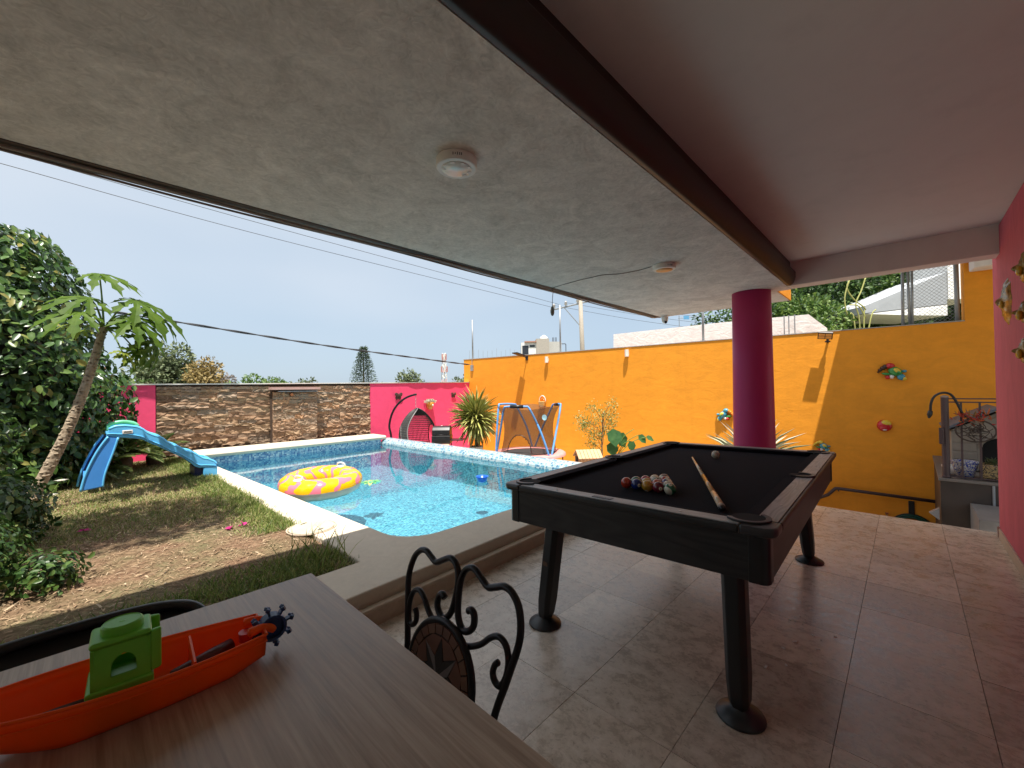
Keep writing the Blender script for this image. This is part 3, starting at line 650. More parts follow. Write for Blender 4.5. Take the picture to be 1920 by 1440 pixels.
# ---------------------------------------------------------------- dining table with toy boat
m_oak = MT('greyed_oak'); v = m_oak.tc('Object', (1.0, 14, 14)); 
a = m_oak.noise(3.0, 6, .65, v, .5); bb = m_oak.noise(26.0, 4, .6, m_oak.tc('Object', (.35, 9, 9))); 
m_oak = m_oak.set(col=m_oak.mix(m_oak.ramp(bb, [(.42, (0, 0, 0)), (.62, (.85, .85, .85))]), m_oak.ramp(a, [(.25, (.105, .072, .052)), (.75, (.185, .135, .10))]), (.24, .185, .145)), rough=m_oak.math('MULTIPLY_ADD', bb, .3, .28), spec=.45, bump=(bb, .2), bdist=.002)
dt = thing('dining_table', 'grey-brown oak table with a toy boat on it in the foreground', 'table', (-.35, .5, 0))
# grain runs along Y
class _G: pass
top = MB().box(-1.2, .448, -.55, 1.243, .715, .75).build('tabletop', None, dt, bevel=.003)
m_oak2 = MT('oak_top'); v = m_oak2.tc('Object', (1, .035, 1)); a = m_oak2.noise(58, 5, .62, v, .35); b2 = m_oak2.noise(230, 3, .6, v); big = m_oak2.noise(3, 4, .6, m_oak2.tc('Object', (1, .2, 1)), 1.0)
f = m_oak2.math('ADD', m_oak2.math('MULTIPLY', a, .6), m_oak2.math('MULTIPLY', b2, .4)); cc = m_oak2.ramp(f, [(.34, (.27, .18, .12)), (.5, (.45, .325, .225)), (.68, (.63, .49, .37))])
cc = m_oak2.mix(m_oak2.math('MULTIPLY', big, .6), cc, (.33, .24, .185)); 
top.data.materials.clear(); top.data.materials.append(m_oak2.set(col=cc, rough=m_oak2.math('MULTIPLY_ADD', f, .3, .22), spec=.5, bump=(f, .25), bdist=.0015))
for x, y in ((-1.1, -.45), (.36, -.45), (-1.1, 1.15), (.36, 1.15)): MB().box(x - .035, x + .035, y - .035, y + .035, 0, .714).build('leg', m_oak, dt, bevel=.003)

# boat: local frame, bow at -x
bt = thing('toy_boat', 'orange plastic toy boat with green cabin and blue paddle wheel', 'toy boat', (.055, .942, .7505), (0, 0, R(-3.5)))
m_or = MT('orange_plastic'); m_or.set(col=(1.0, .19, .012), rough=.33, spec=.45); m_or.b.inputs['Subsurface Weight'].default_value = .0; m_or.b.inputs['Subsurface Radius'].default_value = (.02, .006, .002); m_or.b.inputs['Subsurface Scale'].default_value = .05
tr_ = m_or.new('ShaderNodeBsdfTranslucent'); tr_.inputs['Color'].default_value = (1.0, .16, .01, 1); xm_ = m_or.new('ShaderNodeMixShader'); xm_.inputs[0].default_value = .45
m_or.link(m_or.b.outputs[0], xm_.inputs[1]); m_or.link(tr_.outputs[0], xm_.inputs[2]); m_or.link(xm_.outputs[0], m_or.out.inputs['Surface']); m_or = m_or.m
m_gr = MT('green_plastic'); m_gr.set(col=(.17, .56, .05), rough=.38, spec=.4); m_gr.b.inputs['Subsurface Weight'].default_value = .0; m_gr.b.inputs['Subsurface Scale'].default_value = .01; m_gr = m_gr.m
m_bl = plain('navy_plastic', (.012, .045, .15), .4)
BL0, BL1 = -.215, .185
def hull_w(t):   # half width at rim, t 0 bow .. 1 stern
    return .070 * (1 - (1 - min(t / .55, 1)) ** 2.2) ** .62 * (1 - .34 * max(0, (t - .6) / .4) ** 1.6)
def hull_z(t): return .060 + .020 * (1 - t) ** 2.2
def hull(inner, nu=40, nv=22):
    def fn(u, v):
        t = u; off = .003 if inner else 0
        w = max(.002, hull_w(max(t, .0008)) - off); zt = hull_z(t); a = (v - .5) * 2
        zb = (.0 if t > .38 else .046 * ((.38 - t) / .38) ** 1.7) + (.012 * max(0, (t - .86) / .14)) + (.004 if inner else 0)
        s = abs(a); wb = .70
        if s < .45: y = a / .45 * w * wb * min(1, .25 + t * 2.2); z = zb + .002 * (s / .45) ** 2
        elif s < .86: k = (s - .45) / .41; y = math.copysign(w * (wb * min(1, .25 + t * 2.2) * (1 - k) ** 1.2 + (wb + (1 - wb) * .93) * (1 - (1 - k) ** 1.2)), a); z = zb + .002 + (zt * .80 - zb) * k ** 1.15
        else: k = (s - .86) / .14; y = math.copysign(w * (wb + (1 - wb) * .93 + .028 + .0 * k), a); z = zt * .80 + (zt - zt * .80) * k
        x = BL0 + (BL1 - BL0) * t + (-.012 * (z / .09) * (1 - t) ** 4)
        return (x, y, z)
    return MB().grid(fn, nu, nv)
h = hull(False); n0 = len(h.v); hi = hull(True)
h.add(hi.v, [f[::-1] for f in hi.f]); W = 23
for i in range(40):
    for j in (0, 22):
        a, b_ = i * W + j, (i + 1) * W + j; h.f.append((a, b_, b_ + n0, a + n0) if j == 22 else (b_, a, a + n0, b_ + n0))
st_ = 40 * W; h.f += [(st_ + j, st_ + j + 1, n0 + st_ + j + 1, n0 + st_ + j) for j in range(22)]
h.f.append(tuple(st_ + j for j in range(23))); 
ho = h.build('hull', m_or, bt, local=True, smooth=True); WL[ho] = WL[bt]
rimp = []
for t in list(np.linspace(0, 1, 46)): rimp.append((BL0 + (BL1 - BL0) * t - .012 * (hull_z(t) / .09) * (1 - t) ** 4, -hull_w(max(t, .0008)) * 1.01, hull_z(t)))
rimp += [(x, -y, z) for x, y, z in rimp[::-1]]
MB().tube(rimp, .0028, 8, closed=True).build('rim', m_or, ho, local=True, smooth=True)
MB().tube([(x, y * 1.012, z * .80) for x, y, z in rimp], .0016, 6, closed=True).build('band', m_or, ho, local=True, smooth=True)
MB().box(.075, .079, -.052, .052, .006, .060).build('bulkhead', m_or, ho, local=True, bevel=.001)
# stern arms and paddle wheel
for s in (-1, 1): MB().tube(smooth_path([(.160, s * .024, .062), (.180, s * .020, .062), (.196, s * .0175, .056), (.204, s * .017, .048)], 4), [.008, .0085, .0085, .008, .008, .008, .0075, .0075, .0075, .007, .007, .006, .006][:13], 8).build('wheel_arm', m_or, ho, local=True, smooth=True)
MB().lathe([(.012, .0), (.013, .016)], (.160, .0, .040), 16).build('post_socket', plain('red_plastic', (.6, .02, .012), .4), ho, local=True)
RX = Euler((R(90), 0, 0)).to_matrix()
pw_ = MB(); pw_.lathe([(.019, -.012), (.025, -.012), (.025, .012), (.019, .012), (.019, -.012)], (.204, 0, .048), 30, RX, cap=False)
pw_.lathe([(.001, -.003), (.020, -.003), (.020, .003), (.001, .003)], (.204, 0, .048), 30, RX)
wo = pw_.build('paddle_wheel', m_bl, bt, local=True, bevel=.001); WL[wo] = WL[bt]
for k in range(8):
    a = R(45 * k + 12); c_ = Vector((.204 + .030 * math.cos(a), 0, .048 + .030 * math.sin(a)))
    pb = MB().obox(c_, (.014, .014, .004), (0, -a, 0))
    for s in (-1, 1): pb.obox(c_ + Vector((.006 * math.cos(a), s * .005, .006 * math.sin(a))), (.007, .008, .008), (0, -a + .5, s * .5))
    pb.build('paddle', m_bl, wo, local=True, bevel=.001)
# cabin: hollow house with arched windows
cb = MB()
cx0, cx1, yw0, yw1 = -.056, .024, .040, .034
def cabin():
    b = MB()
    b.prism([(cx0, -.041), (cx1, -.041), (cx1, .041), (cx0, .041)], .012, .062)
    return b
co = cabin().build('cabin_base', m_gr, bt, local=True, bevel=.004); WL[co] = WL[bt]
# cabin walls (front/back solid, sides with an arched opening)
def arch_wall(y, x0, x1, z0, z1, xm, hw, zs, zt_):
    n = 8; pts = [(xm + hw * math.cos(R(180 - 180 * k / n)), zs + (zt_ - zs) * math.sin(R(180 * k / n))) for k in range(n + 1)]
    outer = [(x0, z0), (xm - hw, z0)] + [(xm - hw, zs)]
    vs2 = []; fs2 = []
    # left strip, right strip, bottom strip, top fan
    def q(a, b_, c_, d): 
        i0 = len(vs2); vs2.extend([a, b_, c_, d]); fs2.append((i0, i0+1, i0+2, i0+3))
    zb_ = z0 + .012
    q((x0, z0), (x1, z0), (x1, zb_), (x0, zb_)); q((x0, zb_), (xm - hw, zb_), (xm - hw, zs), (x0, zs)); q((xm + hw, zb_), (x1, zb_), (x1, zs), (xm + hw, zs))
    for k in range(n):
        a, b_ = pts[k], pts[k+1]; q(a, b_, (x0 + (x1 - x0) * (k + 1) / n, z1), (x0 + (x1 - x0) * k / n, z1))
    q((x0, zs), (xm - hw, zs), (xm - hw, zs), (x0, z1)); q((xm + hw, zs), (x1, zs), (x1, z1), (xm + hw, zs))
    return vs2, fs2
wb = MB()
for y, th in ((-.036, .004), (.036, -.004)):
    vs2, fs2 = arch_wall(y, cx0 + .006, cx1 - .004, .062, .122, -.012, .015, .086, .106)
    for yy, fl_ in ((y, False), (y + th, True)):
        wb.add([(x, yy * (1 - .12 * (z - .062) / .06), z) for x, z in vs2], [f[::-1] if fl_ else f for f in fs2])
wb.box(cx0 + .006, cx0 + .010, -.034, .034, .062, .122); wb.box(cx1 - .008, cx1 - .004, -.034, .034, .062, .122)
wb.build('cabin_wall', m_gr, bt, local=True)
cr_ = MB().prism([(cx0 + .004, -.034), (cx1 - .002, -.034), (cx1 - .002, .034), (cx0 + .004, .034)], .122, .1325)
cro = cr_.build('cabin_roof', m_gr, bt, local=True, bevel=.005); WL[cro] = WL[bt]
MB().lathe([(.027, .1325), (.026, .143), (.023, .146), (.0225, .1445), (.004, .1445), (.003, .1452)], (-.014, 0, 0), 28).build('funnel', m_gr, cro, local=True, smooth=False, bevel=.0012)
for s in (-1, 1): MB().prism([(cx1 - .004, s * .030 - .006), (cx1 + .010, s * .026 - .004), (cx1 + .010, s * .026 + .004), (cx1 - .004, s * .030 + .006)], .062, .128).build('cabin_buttress', m_gr, bt, local=True, bevel=.003)
sm = plain('bark_stick', (.11, .055, .035), .85, bump=.5, bs=60)
tag(MB().tube([(-.082, .938, .789), (-.03, .945, .784), (.008, .949, .780)], [.0065, .0075, .007], 10).build('stick', sm, smooth=True), 'short dry stick lying in the bow of the toy boat', 'stick')
tag(MB().tube([(.100, .925, .776), (.104, .925, .777), (.165, .945, .779), (.195, .955, .780)], [.006, .013, .013, .012], 12).build('brown_peg', plain('dark_red_brown', (.10, .018, .014), .45), smooth=True), 'dark brown wooden peg lying inside the stern of the toy boat', 'peg')

# ---------------------------------------------------------------- wrought iron chair with mosaic back
ic = thing('iron_chair', 'black wrought iron chair with scroll back and brown star mosaic disc', 'chair', (.40, .76, 0))
def CB(y, z, dx=0.0): return Vector((.600 + (z - .82) * .21 + dx, y, z))
def ironp(pts, r=.0072, name='scroll'):
    return MB().tube(smooth_path([CB(*p) for p in pts], 7), r, 10).build(name, m_blackmetal, ic, smooth=True)
yc = .757
frameL = [(.915, .0), (.915, .45), (.912, .60), (.938, .70), (.957, .775), (.948, .825), (.925, .850), (.900, .856), (.876, .848), (.852, .841), (.826, .853), (.800, .864), (.776, .856), (.762, .830), (.762, .79), (.770, .755), (.788, .735), (.808, .737), (.823, .752), (.822, .772), (.811, .781), (.80, .776)]
frameR = [(2*yc - y - .0, z + .0) for y, z in frameL]
ironp(frameL, .0078, 'back_frame'); ironp(frameR, .0078, 'back_frame')
sL = [(.865, .660), (.882, .673), (.893, .69), (.905, .683), (.925, .672), (.936, .685), (.937, .72), (.925, .752), (.905, .762), (.882, .752), (.857, .728), (.825, .712), (.79, .706), (.757, .705)]
sL = [(.908, .716), (.900, .708), (.897, .692), (.907, .680), (.922, .680), (.933, .700), (.935, .728), (.924, .752), (.903, .761), (.880, .752), (.852, .728), (.818, .711), (.785, .704), (.757, .703)]
ironp(sL, .0068); ironp([(2*yc - y, z) for y, z in sL], .0068)
# mosaic disc
dm = Matrix(((.21, 0, .978), (0, 1, 0), (.978, 0, -.21))) 
dc = CB(.768, .628, -.012); ex, ey, en = Vector((.2055, 0, .9786)), Vector((0, 1, 0)), Vector((-.9786, 0, .2055))   # up, side, front normal
def DP(a, b_, h): return dc + ex * a + ey * b_ + en * h
Rd = .112
ring = [DP(Rd * math.cos(t), Rd * math.sin(t), 0) for t in np.linspace(0, 2 * math.pi, 44, endpoint=False)]
MB().tube(ring, .0085, 8, closed=True).build('disc_ring', m_blackmetal, ic, smooth=True)
def slab(pts, h0, h1):
    b = MB(); n = len(pts); b.add([DP(a, c, h0) for a, c in pts] + [DP(a, c, h1) for a, c in pts], [tuple(range(n))[::-1], tuple(range(n, 2*n))] + [(i, (i+1) % n, n + (i+1) % n, n + i) for i in range(n)]); return b
slab([((Rd - .004) * math.cos(t), (Rd - .004) * math.sin(t)) for t in np.linspace(0, 2 * math.pi, 40, endpoint=False)], -.012, .004).build('disc', plain('mosaic_grout', (.035, .026, .022), .8), ic)
for sgn, nm in ((1, 'front'), (-1, 'back')):
    h0, h1 = (.0045, .0075) if sgn > 0 else (-.0155, -.0125)
    NB = 22
    for k in range(NB):
        a0, a1 = 2 * math.pi * (k + .06) / NB, 2 * math.pi * (k + .94) / NB; r0, r1 = .086, .1055
        slab([(r0*math.cos(a0), r0*math.sin(a0)), (r1*math.cos(a0), r1*math.sin(a0)), (r1*math.cos(a1), r1*math.sin(a1)), (r0*math.cos(a1), r0*math.sin(a1))], h0, h1).build('border_tile', random.choice([plain('clay_a', (.15, .07, .045), .5), plain('clay_b', (.19, .095, .06), .5)]) if k < 2 else bpy.data.materials[random.choice(['clay_a', 'clay_b']) if 'clay_b' in bpy.data.materials and 'clay_a' in bpy.data.materials else ('clay_a' if 'clay_a' in bpy.data.materials else 'clay_b')], ic)
    mcr = plain('stone_grey_tile', (.20, .17, .17), .4); mdk = plain('dark_tile', (.022, .014, .014), .35); mcl = plain('clay_c', (.17, .075, .05), .5)
    for k in range(8):
        a = R(45 * k); ai, ao = a - R(22.5), a + R(22.5); ro, ri = .083, .041
        tip = (ro * math.cos(a), ro * math.sin(a)); i1 = (ri * math.cos(ai), ri * math.sin(ai)); i2 = (ri * math.cos(ao), ri * math.sin(ao))
        sh = lambda p, q=.96: (p[0] * q, p[1] * q)
        slab([(.003 * math.cos(a), .003 * math.sin(a)), sh(i1), sh(tip)], h0, h1).build('star_tile', mdk if k % 2 == 0 else mcr, ic)
        slab([(.003 * math.cos(a), .003 * math.sin(a)), sh(tip), sh(i2)], h0 + .0001, h1 + .0001).build('star_tile', mdk, ic)
        tip2 = (ro * math.cos(a + R(45)), ro * math.sin(a + R(45))); i2o = (i2[0] * 1.05, i2[1] * 1.05); e0 = (.084 * math.cos(a + R(22.5)), .087 * math.sin(a + R(22.5)))
        slab([i2o, (tip[0] * .985 + .0, tip[1] * .985), e0, (tip2[0] * .985, tip2[1] * .985)], h0, h1 - .0004).build('filler_tile', mcl, ic)
# seat and legs under the table
MB().lathe([(.19, .44), (.2, .45), (.2, .47), (.18, .485), (.001, .49)], (.36, .757, 0), 32).build('seat', plain('seat_fabric', (.06, .035, .025), .8), ic, smooth=True)
for dx, dy in ((-.17, -.15), (-.17, .15)): MB().tube([(.36 + dx, .757 + dy, .46), (.36 + dx * 1.15, .757 + dy * 1.15, 0)], .009, 8).build('leg', m_blackmetal, ic, smooth=True)
MB().tube([(.36 + .2 * math.cos(t), .757 + .2 * math.sin(t), .44) for t in np.linspace(0, 2*math.pi, 28, endpoint=False)], .009, 8, closed=True).build('seat_ring', m_blackmetal, ic, smooth=True)

# black rounded chair behind the table at left
kc = thing('black_chair', 'black chair with rounded back rail tucked at the far side of the oak table', 'chair', (-.06, 1.45, 0))
def KB(x): return 1.345 + .10 * max(0, 1 - ((x + .13) / .40) ** 2) 
rimk = smooth_path([(.205, 1.27, .60), (.212, 1.29, .685), (.190, 1.335, .722), (.12, 1.385, .728), (.0, 1.41, .726), (-.14, 1.41, .724), (-.28, 1.38, .72), (-.40, 1.32, .70), (-.43, 1.28, .60)], 6)
MB().tube(rimk, .012, 10).build('back_rail', m_black, kc, smooth=True)
pan = MB()
pp = rimk; n = len(pp)
vs_ = [p + Vector((0, -.004, -.012)) for p in pp] + [Vector((p.x * .96 - .004, p.y - .03, .50)) for p in pp]
pan.add(vs_, [(i, i + 1, n + i + 1, n + i) for i in range(n - 1)]); po = pan.build('back_panel', m_black, kc, smooth=True); sdm = po.modifiers.new('solid', 'SOLIDIFY'); sdm.thickness = .012
MB().lathe([(.22, .42), (.23, .44), (.21, .47), (.001, .48)], (-.11, 1.30, 0), 32).build('seat', m_black, kc, smooth=True)
for dx, dy in ((-.2, -.1), (.2, -.1), (-.2, .1), (.2, .1)): MB().tube([(-.11 + dx * .9, 1.30 + dy, .44), (-.11 + dx, 1.30 + dy * 1.3, 0)], .01, 8).build('leg', m_black, kc, smooth=True)
# ---------------------------------------------------------------- things on ceiling and roof edge
m_lampwhite = plain('lamp_white', (.78, .75, .72), .45)
def ceil_lamp(x, y, label, diff):
    t = thing('ceiling_lamp', label, 'ceiling lamp', (x, y, ZC - .04), group='round ceiling lamps')
    MB().lathe([(.080, 0), (.086, .004), (.086, .0395)], (x, y, ZC - .04), 40).build('housing', m_lampwhite, t, bevel=.002)
    MB().lathe([(.001, -.0015), (.063, -.0015), (.064, .002)], (x, y, ZC - .04), 40).build('diffuser', diff, t, smooth=True)
    for k, (a, w) in enumerate(((222, .9), (228, .5), (234, .9), (240, .9), (245, .9))):
        an = R(a); MB().obox((x + .0865 * math.cos(an), y + .0865 * math.sin(an), ZC - .02), (.0012, .003, .012 * w), (0, 0, an)).build('vent_slot', m_black, t)
    return t
t = ceil_lamp(1.095, 1.364, 'round white ceiling lamp with pale torn diffuser above the chair', plain('diffuser_white', (.84, .92, .93), .25))
for k in range(7):
    a = R(140 + 40 * k + random.uniform(-8, 8)); MB().obox((1.095 + .056 * math.cos(a), 1.364 + .056 * math.sin(a), ZC - .0425), (.012, .018, .0016), (0, 0, a + random.uniform(-.5, .5))).build('torn_edge', m_lampwhite, t)
ceil_lamp(3.225, 1.385, 'small ceiling lamp with amber diffuser near the column', plain('diffuser_amber', (.72, .36, .13), .4))
wire = thing('hanging_socket', 'thin wire along the ceiling with a bare lamp socket hanging at the roof edge', 'lamp socket', (3.16, 2.48, 2.0))
MB().tube(smooth_path([(3.177, 1.47, ZC - .004), (3.19, 1.6, ZC - .006), (3.172, 1.762, ZC - .004), (3.10, 1.873, ZC - .004), (3.09, 2.0, ZC - .006), (3.094, 2.121, ZC - .004), (3.14, 2.45, ZC - .004), (3.165, 2.47, ZC - .03), (3.165, 2.48, ZC - .10), (3.163, 2.482, 2.06)], 5), .0028, 6).build('wire', plain('wire_grey', (.12, .09, .075), .6), wire, smooth=True)
MB().lathe([(.002, .05), (.012, .045), (.017, .02), (.020, -.01), (.014, -.035), (.006, -.045)], (3.163, 2.482, 2.025), 14).build('socket', plain('socket_grey', (.16, .16, .14), .5), wire, smooth=True)
cm = thing('dome_camera', 'small white dome security camera under the roof corner', 'camera', (5.53, 2.38, 2.13))
MB().lathe([(.040, 2.249), (.045, 2.235), (.045, 2.20)], (5.53, 2.38, 0), 20).build('mount', m_lampwhite, cm)
MB().ball((5.53, 2.38, 2.185), .04, 18, 12).build('ball', m_lampwhite, cm, smooth=True)
MB().lathe([(.019, 0), (.019, .012)], (5.53 - .026, 2.38 - .022, 2.160), 14, Vector((-.62, -.52, -.58)).to_track_quat('Z', 'Y').to_matrix()).build('lens', m_black, cm)

# ---------------------------------------------------------------- lamps and posts on the orange wall
m_sconce = plain('sconce_white', (.78, .72, .62), .5)
def onwall(y, z, off): return OW(y, z, off)
WRot = Matrix((tuple(OT), tuple(-ON), (0, 0, 1))).transposed()      # local x along wall (to the right), y out of the wall, z up
def wb_(b, y, z, off=0.0):
    o = OW(y, z, off); b.v = [tuple(o + WRot @ Vector(p)) for p in b.v]; return b
for y, z, lab in ((6.83, 2.03, 'white cylinder wall sconce on the orange wall above the trampoline'), (4.63, 2.06, 'white cylinder wall sconce on the orange wall above the thin variegated tree')):
    t = thing('wall_sconce', lab, 'wall lamp', OW(y, z), group='white wall sconces')
    wb_(MB().lathe([(.044, -.08), (.046, -.078), (.046, .078), (.044, .08)], (0, .062, 0), 24), y, z).build('shade', m_sconce, t, bevel=.002)
    wb_(MB().box(-.03, .03, .0, .02, -.04, .04), y, z).build('bracket', m_sconce, t)
t = thing('solar_lamp', 'dark flat solar street lamp on an arm at the top of the orange wall', 'wall lamp', OW(7.51, 2.1))
wb_(MB().box(-.04, .04, 0, .02, -.06, .06), 7.51, 2.12).build('bracket', m_dark, t)
wb_(MB().tube([(0, .02, 0), (-.02, .17, .05)], .014, 8), 7.51, 2.12).build('arm', m_dark, t, smooth=True)
wb_(MB().obox((-.05, .30, .085), (.20, .34, .028), (R(12), 0, R(8))), 7.51, 2.12).build('panel', m_dark, t, bevel=.006)
t = thing('floodlight', 'solar floodlight with amber cells on the orange wall right of the column', 'wall lamp', OW(.98, 2.0))
wb_(MB().lathe([(.035, 0), (.035, .015), (.02, .03)], (0, .0, -.03), 16, Euler((R(-90), 0, 0)).to_matrix()).build, .98, 2.05) if False else None
wb_(MB().lathe([(.04, 0), (.04, .02), (.02, .03), (.016, .06)], (0, .09, -.05), 16), .98, 2.06).build('swivel', m_dark, t, bevel=.003)
wb_(MB().tube([(0, .0, -.04), (0, .10, -.04)], .018, 8), .98, 2.06).build('arm', m_dark, t, smooth=True)
hb = wb_(MB().obox((-.03, .19, .06), (.21, .17, .03), (R(35), R(8), 0)), .98, 2.06).build('head', m_dark, t, bevel=.006); WL[hb] = WL[t]
am = plain('amber_cell', (.75, .38, .12), .25)
for a in (-.5, .5):
    for b_ in (-.5, .5):
        m3 = Euler((R(35), R(8), 0)).to_matrix(); c_ = Vector((-.03, .19, .06)) + m3 @ Vector((a * .095, b_ * .07, -.0165))
        wb_(MB().obox(c_, (.085, .06, .003), m3), .98, 2.06).build('cell', am, hb)
t = thing('switch_box', 'small grey switch box near the top left end of the orange wall', 'box', OW(9.58, 1.9))
wb_(MB().box(-.05, .05, 0, .05, -.09, .09), 9.58, 1.93).build('box', m_galv, t, bevel=.006); wb_(MB().tube([(0, .02, .09), (0, .02, .27)], .008, 6), 9.58, 1.93).build('conduit', m_galv, t)
pl = [(9.66, 3.43, 'thin grey steel fence post at the left end of the orange wall', .022), (6.50, 3.46, 'grey steel fence post on the orange wall beside the utility pole', .022), (3.03, 2.86, 'grey steel fence post in front of the white neighbour wall', .024)]
for y, z, lab, r_ in pl:
    t = thing('fence_post', lab, 'post', OW(y, 2.21, -.1), group='posts on the orange wall')
    MB().tube([OW(y, 2.216, -.1), OW(y, z + (.4 if y < 4 else 0), -.1)], r_, 10).build('tube', m_galv, t, smooth=True)
    MB().obox(OW(y, 2.222, -.1), (.10, .10, .012), WRot).build('base_plate', m_galv, t)

# ---------------------------------------------------------------- yard: egg chair, grill, trampoline
YF = -.62
m_wick = plain('wicker', (.045, .040, .038), .55, bump=.8, bs=60); m_wickl = plain('wicker_edge', (.17, .16, .155), .5)
eg = thing('hanging_egg_chair', 'grey wicker hanging egg chair on a curved stand before the pink wall', 'egg chair', (5.35, 8.3, YF))
stp = smooth_path([(5.40, 8.60, YF + .03), (5.10, 8.66, YF + .03), (4.925, 8.645, YF + .25), (4.90, 8.633, .2), (4.87, 8.656, .435), (4.896, 8.625, .657), (4.956, 8.559, .854), (5.051, 8.458, 1.013), (5.171, 8.331, 1.122), (5.308, 8.187, 1.181)], 6)
MB().tube(stp, .024, 12).build('stand', m_blackmetal, eg, smooth=True)
MB().tube([(5.45 + .48 * math.cos(t), 8.45 + .40 * math.sin(t), YF + .025) for t in np.linspace(0, 2*math.pi, 32, endpoint=False)], .022, 8, closed=True).build('base_ring', m_blackmetal, eg, smooth=True)
ch = MB()
for k in range(9):
    z = 1.14 - k * .034; ch.tube([(5.297 + .008 * math.cos(a) * (k % 2), 8.201 + .008 * math.cos(a) * ((k + 1) % 2), z + .018 * math.sin(a)) for a in np.linspace(0, 2*math.pi, 8, endpoint=False)], .0035, 5, closed=True)
ch.build('chain', m_galv, eg)
# shell: woven teardrop with a pointed front opening
ec = Vector((5.40, 8.30, .24)); fdir = Vector((-.12, -.99, 0)).normalized(); sdir = Vector((.99, -.12, 0)).normalized()
def egg(a, th):  # a polar from top, th azimuth (0 = front, positive to the right)
    z = math.cos(a); rr = math.sin(a) ** (1.25 if z > 0 else 1.0) * (1 - .16 * z)
    return ec + fdir * (rr * math.cos(th) * .42) + sdir * (rr * math.sin(th) * .44) + Vector((0, 0, z * .61))
sh = MB(); nA, nT = 34, 60
def opn(a): return R(58) * max(0.0, math.sin(min(1, max(0, a / 2.6)) * math.pi)) ** .7
for i in range(nA + 1):
    for j in range(nT + 1):
        a = .015 + (math.pi * .95) * i / nA; op = opn(a); th = op + (2 * math.pi - 2 * op) * j / nT; sh.v.append(tuple(egg(a, th)))
W_ = nT + 1
def hole(i, j):  # round side openings left and right
    a = (i + .5) / nA; t_ = (j + .5) / nT
    return min(((a - .60) / .20) ** 2 + ((t_ - .16) / .10) ** 2, ((a - .60) / .20) ** 2 + ((t_ - .80) / .10) ** 2) < 1
sh.f = [(i*W_+j, (i+1)*W_+j, (i+1)*W_+j+1, i*W_+j+1) for i in range(nA) for j in range(nT) if not hole(i, j)]
so_ = sh.build('shell', m_wick, eg); wf = so_.modifiers.new('weave', 'WIREFRAME'); wf.thickness = .013; wf.use_replace = True
hd = MB(); hd.v = [tuple(ec + (Vector(p) - ec) * .995) for p in sh.v]; hd.f = [f for f in sh.f if (f[0] // W_ < 9) or (f[0] % W_ > nT * .66)]
hd.build('hood', m_wick, eg, smooth=True)
for sgn in (0, 1):
    pts = [sh.v[i * W_ + (0 if sgn == 0 else nT)] for i in range(nA + 1)]
    MB().tube(pts, .013, 8).build('rim', m_wickl if sgn else m_blackmetal, eg, smooth=True)
for ct in (.16, .80):
    pts = []
    for k in range(24):
        a_, t_ = .60 + .20 * math.sin(2*math.pi*k/24), ct + .10 * math.cos(2*math.pi*k/24); a = .015 + math.pi * .95 * a_; op = opn(a); pts.append(egg(a, op + (2*math.pi - 2*op) * t_))
    MB().tube(pts, .010, 6, closed=True).build('hole_rim', m_wickl if ct > .5 else m_blackmetal, eg, smooth=True)
MB().ball(ec + Vector((0, 0, -.38)) - fdir * .02, .31, 20, 10, (1, 1, .38)).build('seat_cushion', plain('cushion_grey', (.20, .19, .17), .9), eg, smooth=True)

gr_ = thing('barbecue_grill', 'black box barbecue grill with side shelf beside the egg chair', 'grill', (5.62, 7.62, YF))
gx = Vector((.694, -.720, 0)); gy = Vector((.720, .694, 0)); g0 = Vector((5.68, 7.72, 0))
GM = Matrix((tuple(gx), tuple(gy), (0, 0, 1))).transposed()
def gb(b): b.v = [tuple(g0 + GM @ Vector(p)) for p in b.v]; return b
lidp = [(-.19, .0), (-.19, .12), (-.13, .19), (.02, .215), (.17, .17), (.20, .0)]
lb = MB(); n = len(lidp)
lb.add([(-.20, a, .235 + z) for a, z in lidp] + [(.20, a, .235 + z) for a, z in lidp], [tuple(range(n)), tuple(range(2*n-1, n-1, -1))] + [(i, n + i, n + (i+1) % n, (i+1) % n) for i in range(n)])
gb(lb).build('lid', m_black, gr_, bevel=.012)
gb(MB().box(-.21, .21, -.20, .21, .05, .232)).build('firebox', m_black, gr_, bevel=.01)
gb(MB().tube([(-.12, -.215, .26), (-.12, -.25, .26), (.12, -.25, .26), (.12, -.215, .26)], .009, 8)).build('handle', m_blackmetal, gr_, smooth=True)
gb(MB().box(-.19, .20, -.36, -.205, .035, .05)).build('shelf', plain('pale_wood', (.50, .38, .24), .7), gr_, bevel=.004)
gb(MB().box(.22, .50, -.17, .17, .115, .135)).build('side_shelf', m_black, gr_, bevel=.004)
gb(MB().lathe([(.02, 0), (.02, .01)], (.0, -.05, .447), 12)).build('thermometer', m_lampwhite, gr_)
for a in (-.18, .18):
    for b_ in (-.17, .17): gb(MB().tube([(a, b_, .06), (a, b_, YF)], .014, 8)).build('leg', m_blackmetal, gr_)

